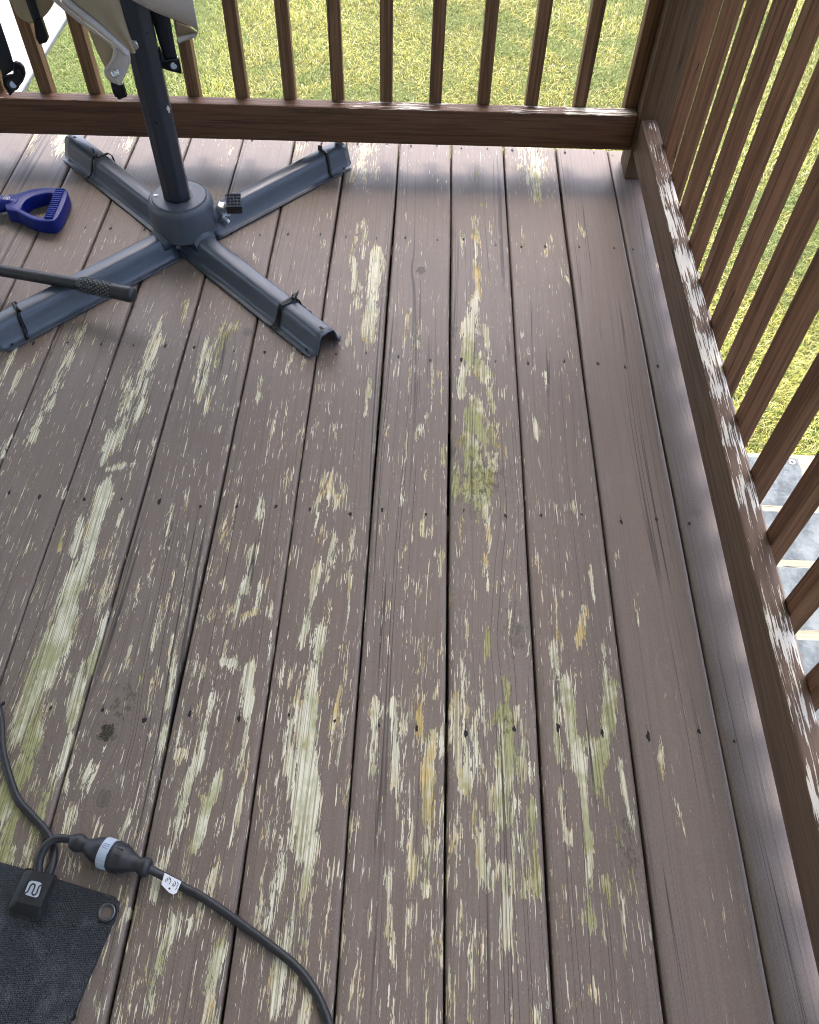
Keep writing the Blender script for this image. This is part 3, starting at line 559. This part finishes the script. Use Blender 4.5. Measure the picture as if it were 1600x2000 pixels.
# ------------------------------------------------------------------ umbrella stand
HC = Vector((-.342, -.04, 0)); DA = Vector((.7166, -.6975, 0)); DB = Vector((.6745, .7383, 0))
HAT = [(-.047, .0045), (-.044, .0035), (-.037, .0035), (-.0325, .0065), (-.029, .013), (-.0225, .035), (-.0195, .0435), (-.016, .0488), (-.0125, .0505), (0, .0505)]
HAT = HAT + [(-u, z) for u, z in HAT[-2::-1]]
def stand():
    t = thing('umbrella_stand', 'grey steel cross shaped umbrella stand on the deck boards', 'umbrella stand', HC)
    ties = {}
    for nm, d, L0 in (('far left', -DA, .51), ('near right', DA, .512), ('far right', DB, .50), ('near left', -DB, .515)):
        s = Vector((-d.y, d.x, 0)); rows = []
        for a in np.linspace(.0 if abs(d.dot(DA)) > .9 else .052, L0, 30):
            e = max(0, (a - (L0 - .035)) / .035); rows.append([HC + d * (a - (abs(u) > .036) * .012 * e * e) + s * u + Vector((0, 0, z)) for u, z in HAT])
        leg = MB().grid(rows).build('leg', M_STEEL, t, 40, .0022)
        for (a, u, z, r) in ((L0 - .045, -.0235, .026, .0034), (L0 - .045, .0235, .026, .0034), (L0 - .03, -.037, .0066, .0028), (L0 - .03, .037, .0066, .0028)):
            nrm = (s * (1 if u > 0 else -1) * (.95 if z > .01 else .35) + Vector((0, 0, .25 if z > .01 else .9))).normalized()
            MB().lathe(HC + d * a + s * u + Vector((0, 0, z)) + nrm * .0005, nrm, [(0, r), (.0012, r)], 12).build('bolt_hole', M_HOLE, leg)
        MB().box(HC + d * (L0 - .02) + Vector((0, 0, .0518)), (.009, .006, .0006), Euler((0, 0, math.atan2(d.y, d.x)))).build('slot', M_HOLE, leg)
        # cable ties strapped round the leg
        for rep in range(2 if nm == 'near right' else 1):
            a0 = {'far left': .36, 'near right': .385 - rep * .006, 'far right': .435, 'near left': .435}[nm]
            sk = {'far left': .035, 'near right': .02 - .03 * rep, 'far right': .03, 'near left': .04}[nm]
            pts = []
            for j, (u, z) in enumerate(HAT):
                tt = j / (len(HAT) - 1); off = .0035 + (.006 * math.sin(tt * math.pi * 2) ** 2)
                uu = u * (1 + .10 * math.sin(tt * math.pi)); pts.append(HC + d * (a0 + sk * (tt - .5)) + s * (uu * 1.03) + Vector((0, 0, z + off)))
            if nm == 'far left': pts = [p + Vector((0, 0, .004)) + s * (.006 if j < 5 else 0) for j, p in enumerate(pts)]
            rb = []
            for p in smooth_path(pts, 3): rb.append([p - d * .0038, p + d * .0038])
            tie = MB().grid(rb).build('cable_tie', M_BLACK, t, 60, .0018)
            hp = pts[len(pts) // 2 + (1 if rep == 0 else 3)] + Vector((0, 0, .003)); hr = Euler((.3, .2, math.atan2(s.y, s.x)))
            MB().box(hp, (.010, .0075, .008), hr, .0012).build('tie_head', M_BLACK, tie)
            e = hp + d * .004 + Vector((0, 0, .004)); tl = Vector((.35 * d.x + .2, .35 * d.y + .2, .85)).normalized()
            if nm == 'near left': tl = (s * -.9 + Vector((0, 0, -.25))).normalized()
            MB().tube([e, e + tl * .007, e + tl * .014 + s * .002], .0019, 6, True, .5).build('tie_tail', M_BLACK, tie)
    # hub
    zb, zt = .040, .1205
    prof = [(0, .071), (.004, .0755), (.02, .0745), (.058, .0735), (.068, .0725), (.074, .0705), (.0785, .0665), (.0800, .0640), (.0790, .0625)]
    hub = MB().lathe(HC + Vector((0, 0, zb)), (0, 0, 1), prof, 64).build('hub', M_HUB, t, 50)
    MB().lathe(HC + Vector((0, 0, zt - .006)), (0, 0, 1), [(0, .0612), (.0055, .0612), (.0075, .0596), (.0080, .058), (.0072, .050), (.0070, .0350)], 56).build('hub_cap', M_HUB, t, 50)
    MB().lathe(HC + Vector((0, 0, zt - .003)), (0, 0, 1), [(0, .0335), (.0045, .0335)], 8).build('socket', M_BLACK, t)
    for i, d in enumerate((DA, -DA, DB, -DB)):      # shoulders that grip each leg
        s = Vector((-d.y, d.x, 0)); rz = math.atan2(d.y, d.x)
        rows = []
        for a, k in ((.048, .80), (.064, .80), (.072, .76), (.078, .66), (.081, .50)):
            rows.append([HC + d * a + s * (.027 * u) + Vector((0, 0, .028 + (.045 * k - .012 * (abs(u) ** 2.2)) * (1 if z else 0))) for u, z in ((-1, 0), (-1, 1), (-.8, 1), (-.5, 1), (0, 1), (.5, 1), (.8, 1), (1, 1), (1, 0))])
        rows.append([HC + d * .082 + s * (.025 * u) + Vector((0, 0, .030 + (.012 if z else 0))) for u, z in ((-1, 0), (-1, 1), (-.8, 1), (-.5, 1), (0, 1), (.5, 1), (.8, 1), (1, 1), (1, 0))])
        sh = MB().grid(rows).build('hub_shoulder', M_HUB, hub, 50, .002)
        for u in (-.013, .013):
            MB().lathe(HC + d * .0800 + s * u + Vector((0, 0, .044)), d, [(0, .0034), (.0022, .0034), (.003, .002)], 10).build('screw_head', M_HUB, sh)
    st = at(305, 381, Z=zt + .002)
    MB().box((st.x, st.y, zt + .0022), (.011, .007, .0006), Euler((0, 0, .3))).build('sticker', M_WHITE, t)
    # clamp screw and its square black foot lever
    kd = Vector((.985, .10, 0)).normalized()
    MB().lathe(HC + kd * .070 + Vector((0, 0, .074)), kd, [(0, .021), (.006, .021), (.010, .017), (.012, .013)], 24).build('clamp_boss', M_HUB, t, 50)
    cl = MB().box(HC + kd * .090 + Vector((0, 0, .083)), (.020, .019, .030), Euler((.15, .35, .1)), .003); cl.box(HC + kd * .094 + Vector((0, -.010, .058)), (.020, .010, .022), Euler((0, .6, -.3)), .003)
    cl.lathe(HC + kd * .078 + Vector((0, 0, .074)), kd, [(0, .007), (.03, .007)], 12); cl.build('clamp_bracket', M_CHROME, t, 40)
    kc = at(457, 398, Z=.098); kr = Euler((.42, .08, .22))
    kb = MB().box(kc, (.036, .036, .026), kr, .002).build('clamp_lever', M_BLACK, t)
    KM = kr.to_matrix()
    for i in range(5):
        for ax in (0, 1):
            o = -.0155 + i * .00775; c = kc + KM @ (Vector((o, 0, .0138)) if ax == 0 else Vector((0, o, .0138)))
            MB().box(c, (.0019, .0335, .003) if ax == 0 else (.0335, .0019, .0029), kr).build('tread_rib', M_STEEL, kb)
stand()

# ------------------------------------------------------------------ umbrella (closed, hanging over the stand)
def umbrella():
    u = thing('patio_umbrella', 'closed beige patio umbrella with a dark eight sided pole', 'umbrella', (HC.x, HC.y, .12))
    rp = .0312; n = 8; PC = HC + Vector((-.004, 0, 0)); v = []
    ring = []
    for k in range(n):
        th = R(22.5 + 45 * k + 8); ring.append(Vector((math.cos(th) * rp, math.sin(th) * rp * .94, 0)))
    rr = []
    for k in range(n):
        a, b, c = ring[k - 1], ring[k], ring[(k + 1) % n]; rr += [b + (a - b) * .10, b + (c - b) * .10]
    m = len(rr); v = [PC + q + Vector((0, 0, .100)) for q in rr] + [PC + Vector((-.004, 0, 0)) + q + Vector((0, 0, 1.72)) for q in rr]
    pole = MB().add(v, [(i, (i + 1) % m, (i + 1) % m + m, i + m) for i in range(m)] + [list(range(m))[::-1], list(range(m, 2 * m))]).build('pole', M_POLE, u, 12)
    b = at(263, 87, Y=HC.y - rp * .90); nr = Vector((-.15, -1, 0)).normalized()
    bo = MB().lathe(b + nr * -.003, nr, [(0, .0085), (.005, .0085), (.0062, .0070), (.0062, .0052), (.0048, .005), (.0048, .0032), (.0068, .003), (.0074, .001)], 20).build('pole_bolt', M_CHROME, u, 40)
    d = at(329, 213, Y=HC.y - rp * .66); MB().lathe(d, Vector((.55, -.83, 0)), [(-.004, .0034), (.0004, .0034)], 10).build('paint_drip', M_WHITE, u)
    MB().tube([d + Vector((.0004, -.0004, .008)), d + Vector((.0004, -.0006, 0)), d + Vector((.0002, -.0003, -.008))], [.0008, .0030, .0012], 8, True, .35).build('paint_drip', M_WHITE, u)
    # gathered body above
    rows = []
    for z, r in ((1.66, .045), (1.5, .075), (1.3, .11), (1.0, .14), (.82, .155), (.665, .150)):
        rows.append([HC + Vector((math.cos(t) * r * (1 + .30 * math.cos(8 * t)), math.sin(t) * r * (1 + .30 * math.cos(8 * t)), z)) for t in np.linspace(0, 2 * math.pi, 97)])
    MB().grid(rows).build('canopy', M_TAN, u, 180, .0015)
    def loft(name, L, Rr, mat, ya, yb, bow=.0, n=10, parent=u, fold=0.0):
        A = smooth_path([Vector((x, y, 0)) for x, y in L], 5); B = smooth_path([Vector((x, y, 0)) for x, y in Rr], 5)
        rows = []; m = max(len(A), len(B))
        for i in range(m):
            p = A[min(int(i * (len(A) - 1) / (m - 1) + .5), len(A) - 1)]; q = B[min(int(i * (len(B) - 1) / (m - 1) + .5), len(B) - 1)]; row = []
            for j in range(n):
                t = j / (n - 1); px = p.x + (q.x - p.x) * t; py = p.y + (q.y - p.y) * t
                row.append(at(px, py, Y=ya + (yb - ya) * t - bow * math.sin(math.pi * t) - fold * math.sin(t * 9 + i * .12)))
            rows.append(row)
        return MB().grid(rows).build(name, mat, parent, 180, .0016)
    # left flap: tan cloth, two pale hem folds, pointed corner pocket with a snap
    f1 = loft('flap', [(90, -330), (20, -120), (80, -60), (138, 0), (190, 42), (244, 90), (252, 104)], [(230, -330), (190, -125), (225, -60), (262, 0), (266, 40), (270, 88), (272, 104)], M_TAN, -.075, -.045, .012, 14, fold=.003)
    loft('hem', [(22, -118), (82, -58), (139, 1), (191, 43), (244, 91), (254, 107)], [(6, -112), (64, -52), (121, 2), (175, 48), (228, 91), (243, 108)], M_HEM, -.077, -.086, .005, 5, f1)
    loft('hem', [(8, -112), (66, -52), (120, 4), (174, 50), (226, 92), (240, 108)], [(-8, -108), (48, -48), (104, 1), (152, 42), (200, 75), (219, 94)], M_HEM, -.074, -.070, .006, 5, f1)
    pk = loft('corner_pocket', [(219, 90), (222, 104), (214, 121), (204, 138), (212, 156), (233, 166)], [(252, 98), (255, 112), (254, 124), (248, 140), (241, 154), (235, 166)], M_HEM, -.078, -.080, .004, 9, f1)
    loft('pocket_fold', [(170, 50), (186, 90), (196, 112), (206, 132)], [(206, 74), (220, 95), (219, 108), (209, 134)], M_TAN, -.055, -.060, .004, 6, f1)
    loft('pocket_lip', [(219, 90), (222, 104), (214, 121), (203, 138)], [(224, 92), (228, 106), (219, 124), (209, 140)], M_HEM, -.084, -.084, .002, 4, pk)
    sp = at(225, 143, Y=-.087); sn = (Vector(CAM) - sp).normalized(); sn = (sn + Vector((0, -.6, 0))).normalized()
    s_ = MB().lathe(sp - sn * .001, sn, [(0, .0078), (.0018, .0078), (.0026, .0066), (.0020, .0050), (.0032, .0040), (.0034, .0022), (.0022, .0018), (.0022, .0006)], 22).build('snap_fastener', M_CHROME, pk, 40)
    # right flap turned over at its corner
    f2 = loft('flap', [(255, -270), (275, -270), (300, -270), (318, -265), (330, -260)], [(258, 0), (300, 22), (345, 40), (375, 52), (388, 62)], M_HEM, -.055, -.070, .008, 10, fold=.002)
    loft('flap_underside', [(345, 43), (362, 50), (376, 57), (387, 64)], [(346, 84), (357, 79), (368, 75), (379, 71)], M_TAN, -.060, -.030, -.004, 8, f2)
    loft('hem', [(346, 72), (360, 69), (374, 66), (387, 63)], [(347, 86), (360, 80), (372, 76), (383, 72)], M_HEM, -.052, -.052, .003, 4, f2)
    # shaded left flap
    loft('flap', [(70, -330), (-20, -70), (5, -30), (20, 0), (34, 30), (58, 46)], [(190, -330), (130, -70), (118, -30), (107, 2), (90, 28), (72, 42)], M_TAN, -.01, .0, .014, 12, fold=.004)
    # webbing straps and buckles
    def strap(L, Rr, y0, y1): return loft('strap', L, Rr, M_WEB, y0, y1, .001, 4)
    def buckle(poly, ring, slot, y, par):
        P3 = [at(a, b, Y=y) for a, b in poly]; bk = MB().prism(P3, (0, .006, 0)).build('buckle', M_BLACK, par)
        r = at(*ring, Y=y - .001); vn = (Vector(CAM) - r).normalized(); vn = Vector((vn.x, vn.y, .25)).normalized()
        MB().torus(r, vn, .0085, .0024).build('ring', M_BLACK, bk, 180)
        MB().lathe(r, vn, [(-.001, .0064), (.0006, .0064)], 16).build('ring_hole', M_GREYP, bk)
        e = [at(a, b, Y=y - .0012) for a, b in slot]; MB().tube([e[0], e[1]], .0030, 8, True).build('slot', M_WEB, bk)
        edge = P3 + [P3[0]]; MB().tube([q + Vector((0, -.0008, 0)) for q in edge], .0018, 6, False).build('rim', M_BLACK, bk, 180)
    s3 = strap([(255, -260), (280, -40), (293, 20), (307, 70), (322, 118)], [(285, -260), (318, -40), (330, 20), (338, 70), (347, 117)], -.022, -.020)
    buckle([(310, 92), (305, 104), (306, 118), (316, 131), (335, 137), (354, 142), (352, 130), (349, 115), (322, 120), (317, 108)], (340, 128), ((314, 108), (318, 120)), -.026, s3)
    s1 = strap([(130, -420), (20, -220), (-60, -30), (-35, 40), (-12, 100), (6, 150)], [(165, -420), (55, -220), (-24, -30), (1, 45), (18, 95), (30, 135)], -.11, -.11)
    buckle([(6, 150), (10, 168), (20, 185), (33, 171), (44, 158), (49, 145), (46, 132), (38, 124), (28, 121), (28, 145)], (26, 165), ((36, 135), (40, 147)), -.116, s1)
    s2 = strap([(90, -300), (40, -50), (51, 0), (58, 22), (67, 44)], [(108, -300), (58, -50), (69, 0), (76, 22), (81, 40)], -.03, -.03)
    MB().prism([at(a, b, Y=-.036) for a, b in ((66, 42), (72, 38), (81, 38), (88, 58), (94, 76), (91, 83), (77, 87), (70, 74))], (0, .009, 0)).build('strap_end', M_BLACK, s2)
    s4 = strap([(216, 158), (218, 170), (222, 182), (226, 190)], [(238, 163), (242, 172), (246, 184), (248, 189)], -.072, -.072)
    MB().prism([at(a, b, Y=-.077) for a, b in ((221, 168), (240, 165), (247, 189), (232, 195), (225, 186))], (0, .008, 0)).build('strap_end', M_BLACK, s4)
umbrella()

# ------------------------------------------------------------------ blue D-handle
def z9(x, y): return x / 5.333, 350 + y / 5.333
def resample(poly, c, n):
    out = []
    for k in range(n):
        th = 2 * math.pi * k / n; d = (math.cos(th), math.sin(th)); best = None
        for i in range(len(poly)):
            (x1, y1), (x2, y2) = poly[i], poly[(i + 1) % len(poly)]
            ex, ey = x2 - x1, y2 - y1; den = d[0] * ey - d[1] * ex
            if abs(den) < 1e-9: continue
            t = ((x1 - c[0]) * ey - (y1 - c[1]) * ex) / den; s = ((x1 - c[0]) * d[1] - (y1 - c[1]) * d[0]) / den
            if t > 0 and -1e-6 <= s <= 1 + 1e-6 and (best is None or t > best): best = t
        out.append((c[0] + d[0] * best, c[1] + d[1] * best))
    return out
def closed_smooth(poly, n=4):
    P_ = [Vector((x, y, 0)) for x, y in poly]; m = len(P_); out = []
    for i in range(m):
        a, b, c, d = P_[i - 1], P_[i], P_[(i + 1) % m], P_[(i + 2) % m]
        for k in range(n):
            t = k / n; q = .5 * ((2 * b) + (c - a) * t + (2 * a - 5 * b + 4 * c - d) * t * t + (3 * b - a - 3 * c + d) * t ** 3); out.append((q.x, q.y))
    return out
def shovel():
    zt = .036; z0 = .004
    t = thing('shovel', 'blue plastic shovel handle with a ribbed grip lying on the deck', 'shovel', (-.75, .04, 0))
    outer = closed_smooth([(60, 175), (190, 140), (330, 98), (480, 80), (600, 84), (672, 92), (704, 125), (690, 200), (632, 340), (582, 412), (540, 436), (430, 436), (330, 414), (240, 374), (160, 330), (60, 312)])
    inner = closed_smooth([(220, 300), (245, 240), (320, 185), (440, 152), (545, 146), (535, 190), (500, 290), (458, 386), (380, 380), (290, 345)])
    c = (380, 275); N = 72; O = resample(outer, c, N); I = resample(inner, c, N)
    ring = []
    for k in range(N):
        o = at(*z9(*O[k]), Z=zt); i = at(*z9(*I[k]), Z=zt); o = Vector((o.x, o.y, 0)); i = Vector((i.x, i.y, 0)); d = (i - o); e = min(.004, d.length * .25) ; dn = d.normalized()
        Zv = Vector((0, 0, 1))
        ring.append([o + Zv * z0, o + Zv * (zt - .004), o + dn * e * .3 + Zv * (zt - .0012), o + dn * e + Zv * zt, i - dn * e + Zv * zt, i - dn * e * .3 + Zv * (zt - .0012), i + Zv * (zt - .004), i + Zv * z0])
    m = 8; v = [p for r in ring for p in r]
    f = [(k * m + j, k * m + (j + 1) % m, ((k + 1) % N) * m + (j + 1) % m, ((k + 1) % N) * m + j) for k in range(N) for j in range(m)]
    MB().add(v, f).build('grip_frame', M_BLUE, t, 35)
    for k in range(15):
        s = k / 14; a = (585 - 118 * s, 112 + 288 * s); b = (672 - 118 * s, 108 + 292 * s)
        pa = at(*z9(*a), Z=zt + .001); pb = at(*z9(*b), Z=zt + .001)
        MB().tube([pa, pa + (pb - pa) * .1 + Vector((0, 0, .0018)), pa + (pb - pa) * .9 + Vector((0, 0, .0018)), pb], .0021, 8).build('grip_rib', M_BLUEL, t, 180)
    # neck and shaft running out to the left
    a = at(*z9(195, 255), Z=.026); b = at(*z9(0, 258), Z=.026); d = (b - a).normalized()
    MB().tube([a, a + d * .02, b, b + d * .05], [.012, .019, .0235, .021], 20, True, .80).build('neck', M_BLUE, t, 60)
    MB().tube([b + d * .045, b + d * .9], .0165, 20, True).build('shaft', M_BLACK, t, 60)
    e = at(*z9(68, 192), Z=.046); MB().torus((e.x, e.y, .0445), (0, 0, 1), .0068, .0007, 24, 6).build('emblem', M_WHITE, t, 180)
    for dx, dy, L in ((-.0018, 0, .0055), (.0012, 0, .0055), (.0030, .0, .004)):
        MB().box((e.x + dx, e.y + dy, .0446), (.0010, L, .0008), Euler((0, 0, -.25))).build('emblem', M_WHITE, t)
    MB().box((e.x + .0002, e.y + .0018, .0446), (.0040, .0009, .0007), Euler((0, 0, -.25))).build('emblem', M_WHITE, t)
    for (q0, q1, q2) in (((150, 255), (180, 220), (187, 150)), ((215, 315), (235, 260), (262, 225))):
        MB().tube(smooth_path([at(*z9(*q), Z=zt + .0008) for q in (q0, q1, q2)], 5), .0008, 6).build('moulding', M_BLUEL, t, 180)
shovel()

# ------------------------------------------------------------------ black pole with studded grip
def tool():
    tip = at(*z9(1405, 1210), Z=.072); mid = at(*z9(830, 1092), Z=.069); d = (mid - tip).normalized(); far = mid + d * .9; far.z = .014
    t = thing('tool_pole', 'black pole with a studded rubber grip resting across the grey stand', 'pole', (far.x, far.y, 0))
    ax = (tip - mid); L = ax.length; ax.normalize()
    MB().tube([far, mid + ax * .004], .0128, 24).build('shaft', M_RUB, t, 60)
    g = MB().lathe(mid, ax, [(0, .0135), (.003, .0158), (L * .5, .0160), (L * .80, .0165), (L * .9, .0172), (L * .96, .0160), (L * .99, .0115), (L, .004)], 28).build('grip', M_RUB, t, 60)
    a = ax.cross(Vector((0, 0, 1))).normalized(); b = a.cross(ax); mb = MB()
    bm = bmesh.new(); bmesh.ops.create_icosphere(bm, subdivisions=1, radius=.0021); bm.verts.index_update()
    iv = [q.co.copy() for q in bm.verts]; fi = [[q.index for q in f.verts] for f in bm.faces]; bm.free()
    for i in range(13):
        for k in range(14):
            th = 2 * math.pi * (k + .5 * (i % 2)) / 14; c = mid + ax * (.010 + i * .0056) + (a * math.cos(th) + b * math.sin(th)) * .0163
            mb.add([c + q for q in iv], fi)
    mb.build('studs', plain('worn_rubber_studs', (.10, .10, .10), .42, 0, .3, 300), g, 180, None, 'stuff')
tool()

# ------------------------------------------------------------------ heated mat, plug and cords
def z3(x, y): return x / 2.3529, 1560 + y / 2.3529
def mat():
    c0 = Vector((-.1545, -1.4835, 0)); ex = Vector((-.9757, .2190, 0)); ey = Vector((-.2190, -.9757, 0)).normalized()
    t = thing('heated_mat', 'black rubber heated mat with a connector box and corner eyelet', 'mat', c0 + ex * .3)
    H = .0075; rows = []
    W_, D_ = .76, .52; nx, ny = 60, 40
    def hz(u, v): return H + .0012 * math.sin(u * 21 + 2 * v * 9) * math.sin(v * 17 + 1) * min(1, u * 14) + .003 * math.exp(-((u - .12) / .04) ** 2 - (v / .06) ** 2)
    out = []
    for i in range(ny):
        v = D_ * i / (ny - 1); row = []
        for j in range(nx):
            u = W_ * j / (nx - 1)
            if i == 0 and j == 0: q = c0 + ex * .004 + ey * .004
            else: q = c0 + ex * u + ey * v
            row.append(q + Vector((0, 0, hz(u, v))))
        out.append(row)
    b = MB().grid(out)
    rim = [out[0][j] for j in range(nx)] + [out[i][-1] for i in range(1, ny)] + [out[-1][j] for j in range(nx - 2, -1, -1)] + [out[i][0] for i in range(ny - 2, 0, -1)]
    n = len(rim); b.add([p for p in rim] + [Vector((p.x, p.y, .0012)) for p in rim], [(i, (i + 1) % n, (i + 1) % n + n, i + n) for i in range(n)])
    b.build('mat_sheet', M_MAT, t, 40)
    e = at(*z3(490, 522), Z=H + .002); ey_ = Vector((e.x, e.y, H + .001))
    ring = MB().torus(ey_, (0, 0, 1), .0098, .0026, 28, 10).build('eyelet', plain('dull_black_metal', (.12, .125, .13), .30, .8), t, 180)
    MB().lathe(ey_ + Vector((0, 0, -.001)), (0, 0, 1), [(0, .0076), (.0012, .0076)], 24).build('eyelet_hole', plain('brown_deck_seen_through_eyelet', (.12, .09, .075), .6), ring)
    MB().torus(ey_ + Vector((0, 0, -.001)), (0, 0, 1), .0135, .0012, 28, 6).build('eyelet_flange', M_RUB, ring, 180)
    # connector housing: tapered block with a sloping front
    zb = H + .001; zt = H + .017
    q = [at(*z3(*p), Z=zt) for p in ((155, 328), (252, 352), (185, 500), (75, 472))]; lo = [at(*z3(*p), Z=zb) for p in ((118, 322), (268, 360), (194, 568), (30, 518))]
    def rounded(ps, r, seg=5):
        o = []
        for i in range(4):
            a, b_, c = ps[i - 1], ps[i], ps[(i + 1) % 4]; u1 = (a - b_).normalized(); u2 = (c - b_).normalized()
            for k in range(seg):
                s = k / (seg - 1); o.append(b_ + u1 * r * (1 - s) ** 2 + u2 * r * s ** 2)
        return o
    RL = rounded([p + Vector((0, 0, -.001)) for p in lo], .006); RM = rounded([p + (sum(q, Vector()) / 4 - p) * .06 + Vector((0, 0, .004)) for p in lo], .006); RT0 = rounded([q[i] + (lo[i] - q[i]) * .10 + Vector((0, 0, 0)) for i in range(4)], .004); RT = rounded(q, .004); RT = [p + Vector((0, 0, .0006)) for p in RT]
    rings = [RL, RM, RT0, RT]; m = 20; v = [p for r_ in rings for p in r_]
    box = MB().add(v, [(i * m + k, i * m + (k + 1) % m, (i + 1) * m + (k + 1) % m, (i + 1) * m + k) for i in range(3) for k in range(m)] + [list(range(3 * m, 4 * m)), list(range(m))[::-1]]).build('connector_box', M_RUB, t, 30)
    RB = rounded([p + (p - sum(lo, Vector()) / 4) * .06 for p in lo], .007)
    MB().prism([Vector((p.x, p.y, H + .0005)) for p in RB], (0, 0, .0028)).build('box_flange', M_RUB, box, 30)
    # the pale emblem: rounded square crossed by two hooked lines
    def z4(x, y): return x / 5.333, 1600 + y / 5.333
    zz = zt + .0010
    em = rounded([at(*z4(*p), Z=zz) for p in ((312, 635), (444, 662), (396, 825), (250, 782))], .0050, 7)
    eo = MB().prism(em, (0, 0, .0004)).build('emblem', M_EMB, box)
    for path_ in ([(262, 768), (292, 748), (318, 695), (345, 672), (366, 690), (350, 735), (332, 770)], [(332, 770), (352, 790), (380, 770), (398, 722), (418, 692), (446, 690)], [(282, 655), (300, 690), (285, 720), (262, 755)] if False else [(300, 640), (330, 660), (345, 672)]):
        if path_[0] == (300, 640): continue
        MB().tube(smooth_path([at(*z4(*p), Z=zz + .0007) for p in path_], 6), .0010, 8, True, .45).build('emblem_line', M_RUB, eo, 180)
    # leads
    l1 = [at(-60, 1250, Z=.007), at(-22, 1330, Z=.007), at(0, 1400, Z=.007), at(6, 1470, Z=.007), at(32, 1555, Z=.007)] + [at(*z3(x, y), Z=z) for x, y, z in ((140, 70, .007), (215, 155, .007), (248, 230, .009), (242, 300, .013), (222, 350, .014))]
    MB().tube(smooth_path(l1, 8), .0056, 14).build('lead', M_RUB, t, 180)
    l2 = [at(*z3(x, y), Z=z) for x, y, z in ((178, 345, .014), (182, 280, .017), (212, 215, .020), (268, 183, .020), (345, 190, .020))]
    MB().tube(smooth_path(l2, 8), .0056, 14).build('lead', M_RUB, t, 180)
    a = at(*z3(340, 196), Z=.0205); e2 = at(*z3(520, 262), Z=.0205); e3 = at(*z3(690, 322), Z=.0205); d = (e3 - a).normalized()
    L = (e2 - a).length; L2 = (e3 - e2).length
    pl = MB().lathe(a - d * .004, d, [(0, .0075), (.002, .0100), (.006, .0112), (.010, .0128), (.015, .0122), (.020, .0098), (.024, .0098), (.030, .0125), (.038, .0165), (.045, .0188), (L + .004, .0192)], 28).build('plug', M_RUB, t, 60)
    c1 = a + d * .0455; MB().lathe(c1, d, [(0, .0192), (.0006, .0206), (.0136, .0206), (.0142, .0192)], 32).build('locking_ring', M_GREYP, pl, 50)
    up = Vector((0, 0, 1)); sd_ = d.cross(up).normalized()
    for k in range(12):
        th = R(-75 - k * 8) ; cc = c1 + d * .007 + (up * math.cos(th) + sd_ * -math.sin(th)) * .0206 if False else c1 + d * .007 + (up * math.cos(R(20 + k * 8)) + sd_ * math.sin(R(20 + k * 8))) * .0206
        if k > 3: MB().tube([cc - d * .0045, cc + d * .0045], .0005, 5).build('ring_ridge', M_GREYP, pl)
    # raised mark on the ring
    for (u0, w0, u1, w1) in ((-.004, -24, .004, -24), (-.004, -16, .004, -16), (-.004, -8, .004, -8), (.004, -24, .004, -16), (-.004, -16, -.004, -8)):
        pa = c1 + d * (.007 + u0) + (up * math.cos(R(w0)) + sd_ * math.sin(R(w0))) * .0208; pb = c1 + d * (.007 + u1) + (up * math.cos(R(w1)) + sd_ * math.sin(R(w1))) * .0208
        MB().tube([pa, pb], .0005, 5).build('ring_mark', plain('ring_shadow_grey', (.25, .29, .34), .5), pl)
    # the extension cord: socket half, paper tag, cable
    k = thing('extension_cord', 'black extension cord with a white paper tag crossing the deck', 'cord', (0, -1.5, 0))
    so_ = MB().lathe(e2 + d * .0005, d, [(0, .0196), (.0012, .0210), (.0035, .0210), (.0048, .0198), (.012, .0196), (.020, .0175), (.027, .0130), (L2 - .020, .0100), (L2 - .016, .0100), (L2 - .012, .0128), (L2 - .006, .0132), (L2 - .002, .0112), (L2, .0085)], 28).build('socket', M_RUB, k, 60)
    for kx in range(14):
        th = 2 * math.pi * kx / 14; cc = e2 + d * .010 + (up * math.cos(th) + sd_ * math.sin(th)) * .0196
        MB().tube([cc - d * .005, cc + d * .006], .0007, 5).build('grip_ridge', M_RUB, so_)
    cp = [e3 - d * .004] + [at(*z3(x, y), Z=z) for x, y, z in ((745, 352, .012), (840, 405, .0075), (950, 465, .007), (1100, 570, .007), (1250, 680, .007), (1370, 780, .007), (1450, 890, .007), (1500, 1000, .007), (1530, 1110, .007), (1530, 1250, .007), (1480, 1400, .007))]
    MB().tube(smooth_path(cp, 10), .0058, 16).build('cable', M_RUB, k, 180)
    tg = [at(*z3(x, y), Z=.0172) for x, y in ((757, 340), (834, 380), (812, 432), (796, 440), (776, 430), (742, 394))]
    tag_ = MB().prism(tg, (0, 0, -.0007)).build('paper_tag', M_WHITE, k)
    wr = [at(*z3(x, y), Z=.0175) for x, y in ((778, 428), (795, 438))]
    hole = at(*z3(779, 413), Z=.0174); MB().lathe(hole, (0, 0, 1), [(0, .0014), (.0003, .0014)], 12).build('tag_hole', M_INK, tag_)
    for line in ([(760, 382), (764, 368), (768, 380), (772, 362)], [(776, 374), (780, 358), (784, 372)], [(778, 392), (786, 378), (784, 366)], [(792, 400), (798, 388), (796, 404)], [(800, 402), (808, 392), (804, 378)], [(812, 404), (820, 392), (816, 382)], [(806, 418), (814, 408)]):
        MB().tube([at(*z3(*p), Z=.01735) for p in line], .00045, 4).build('ink_line', M_INK, tag_)
mat()
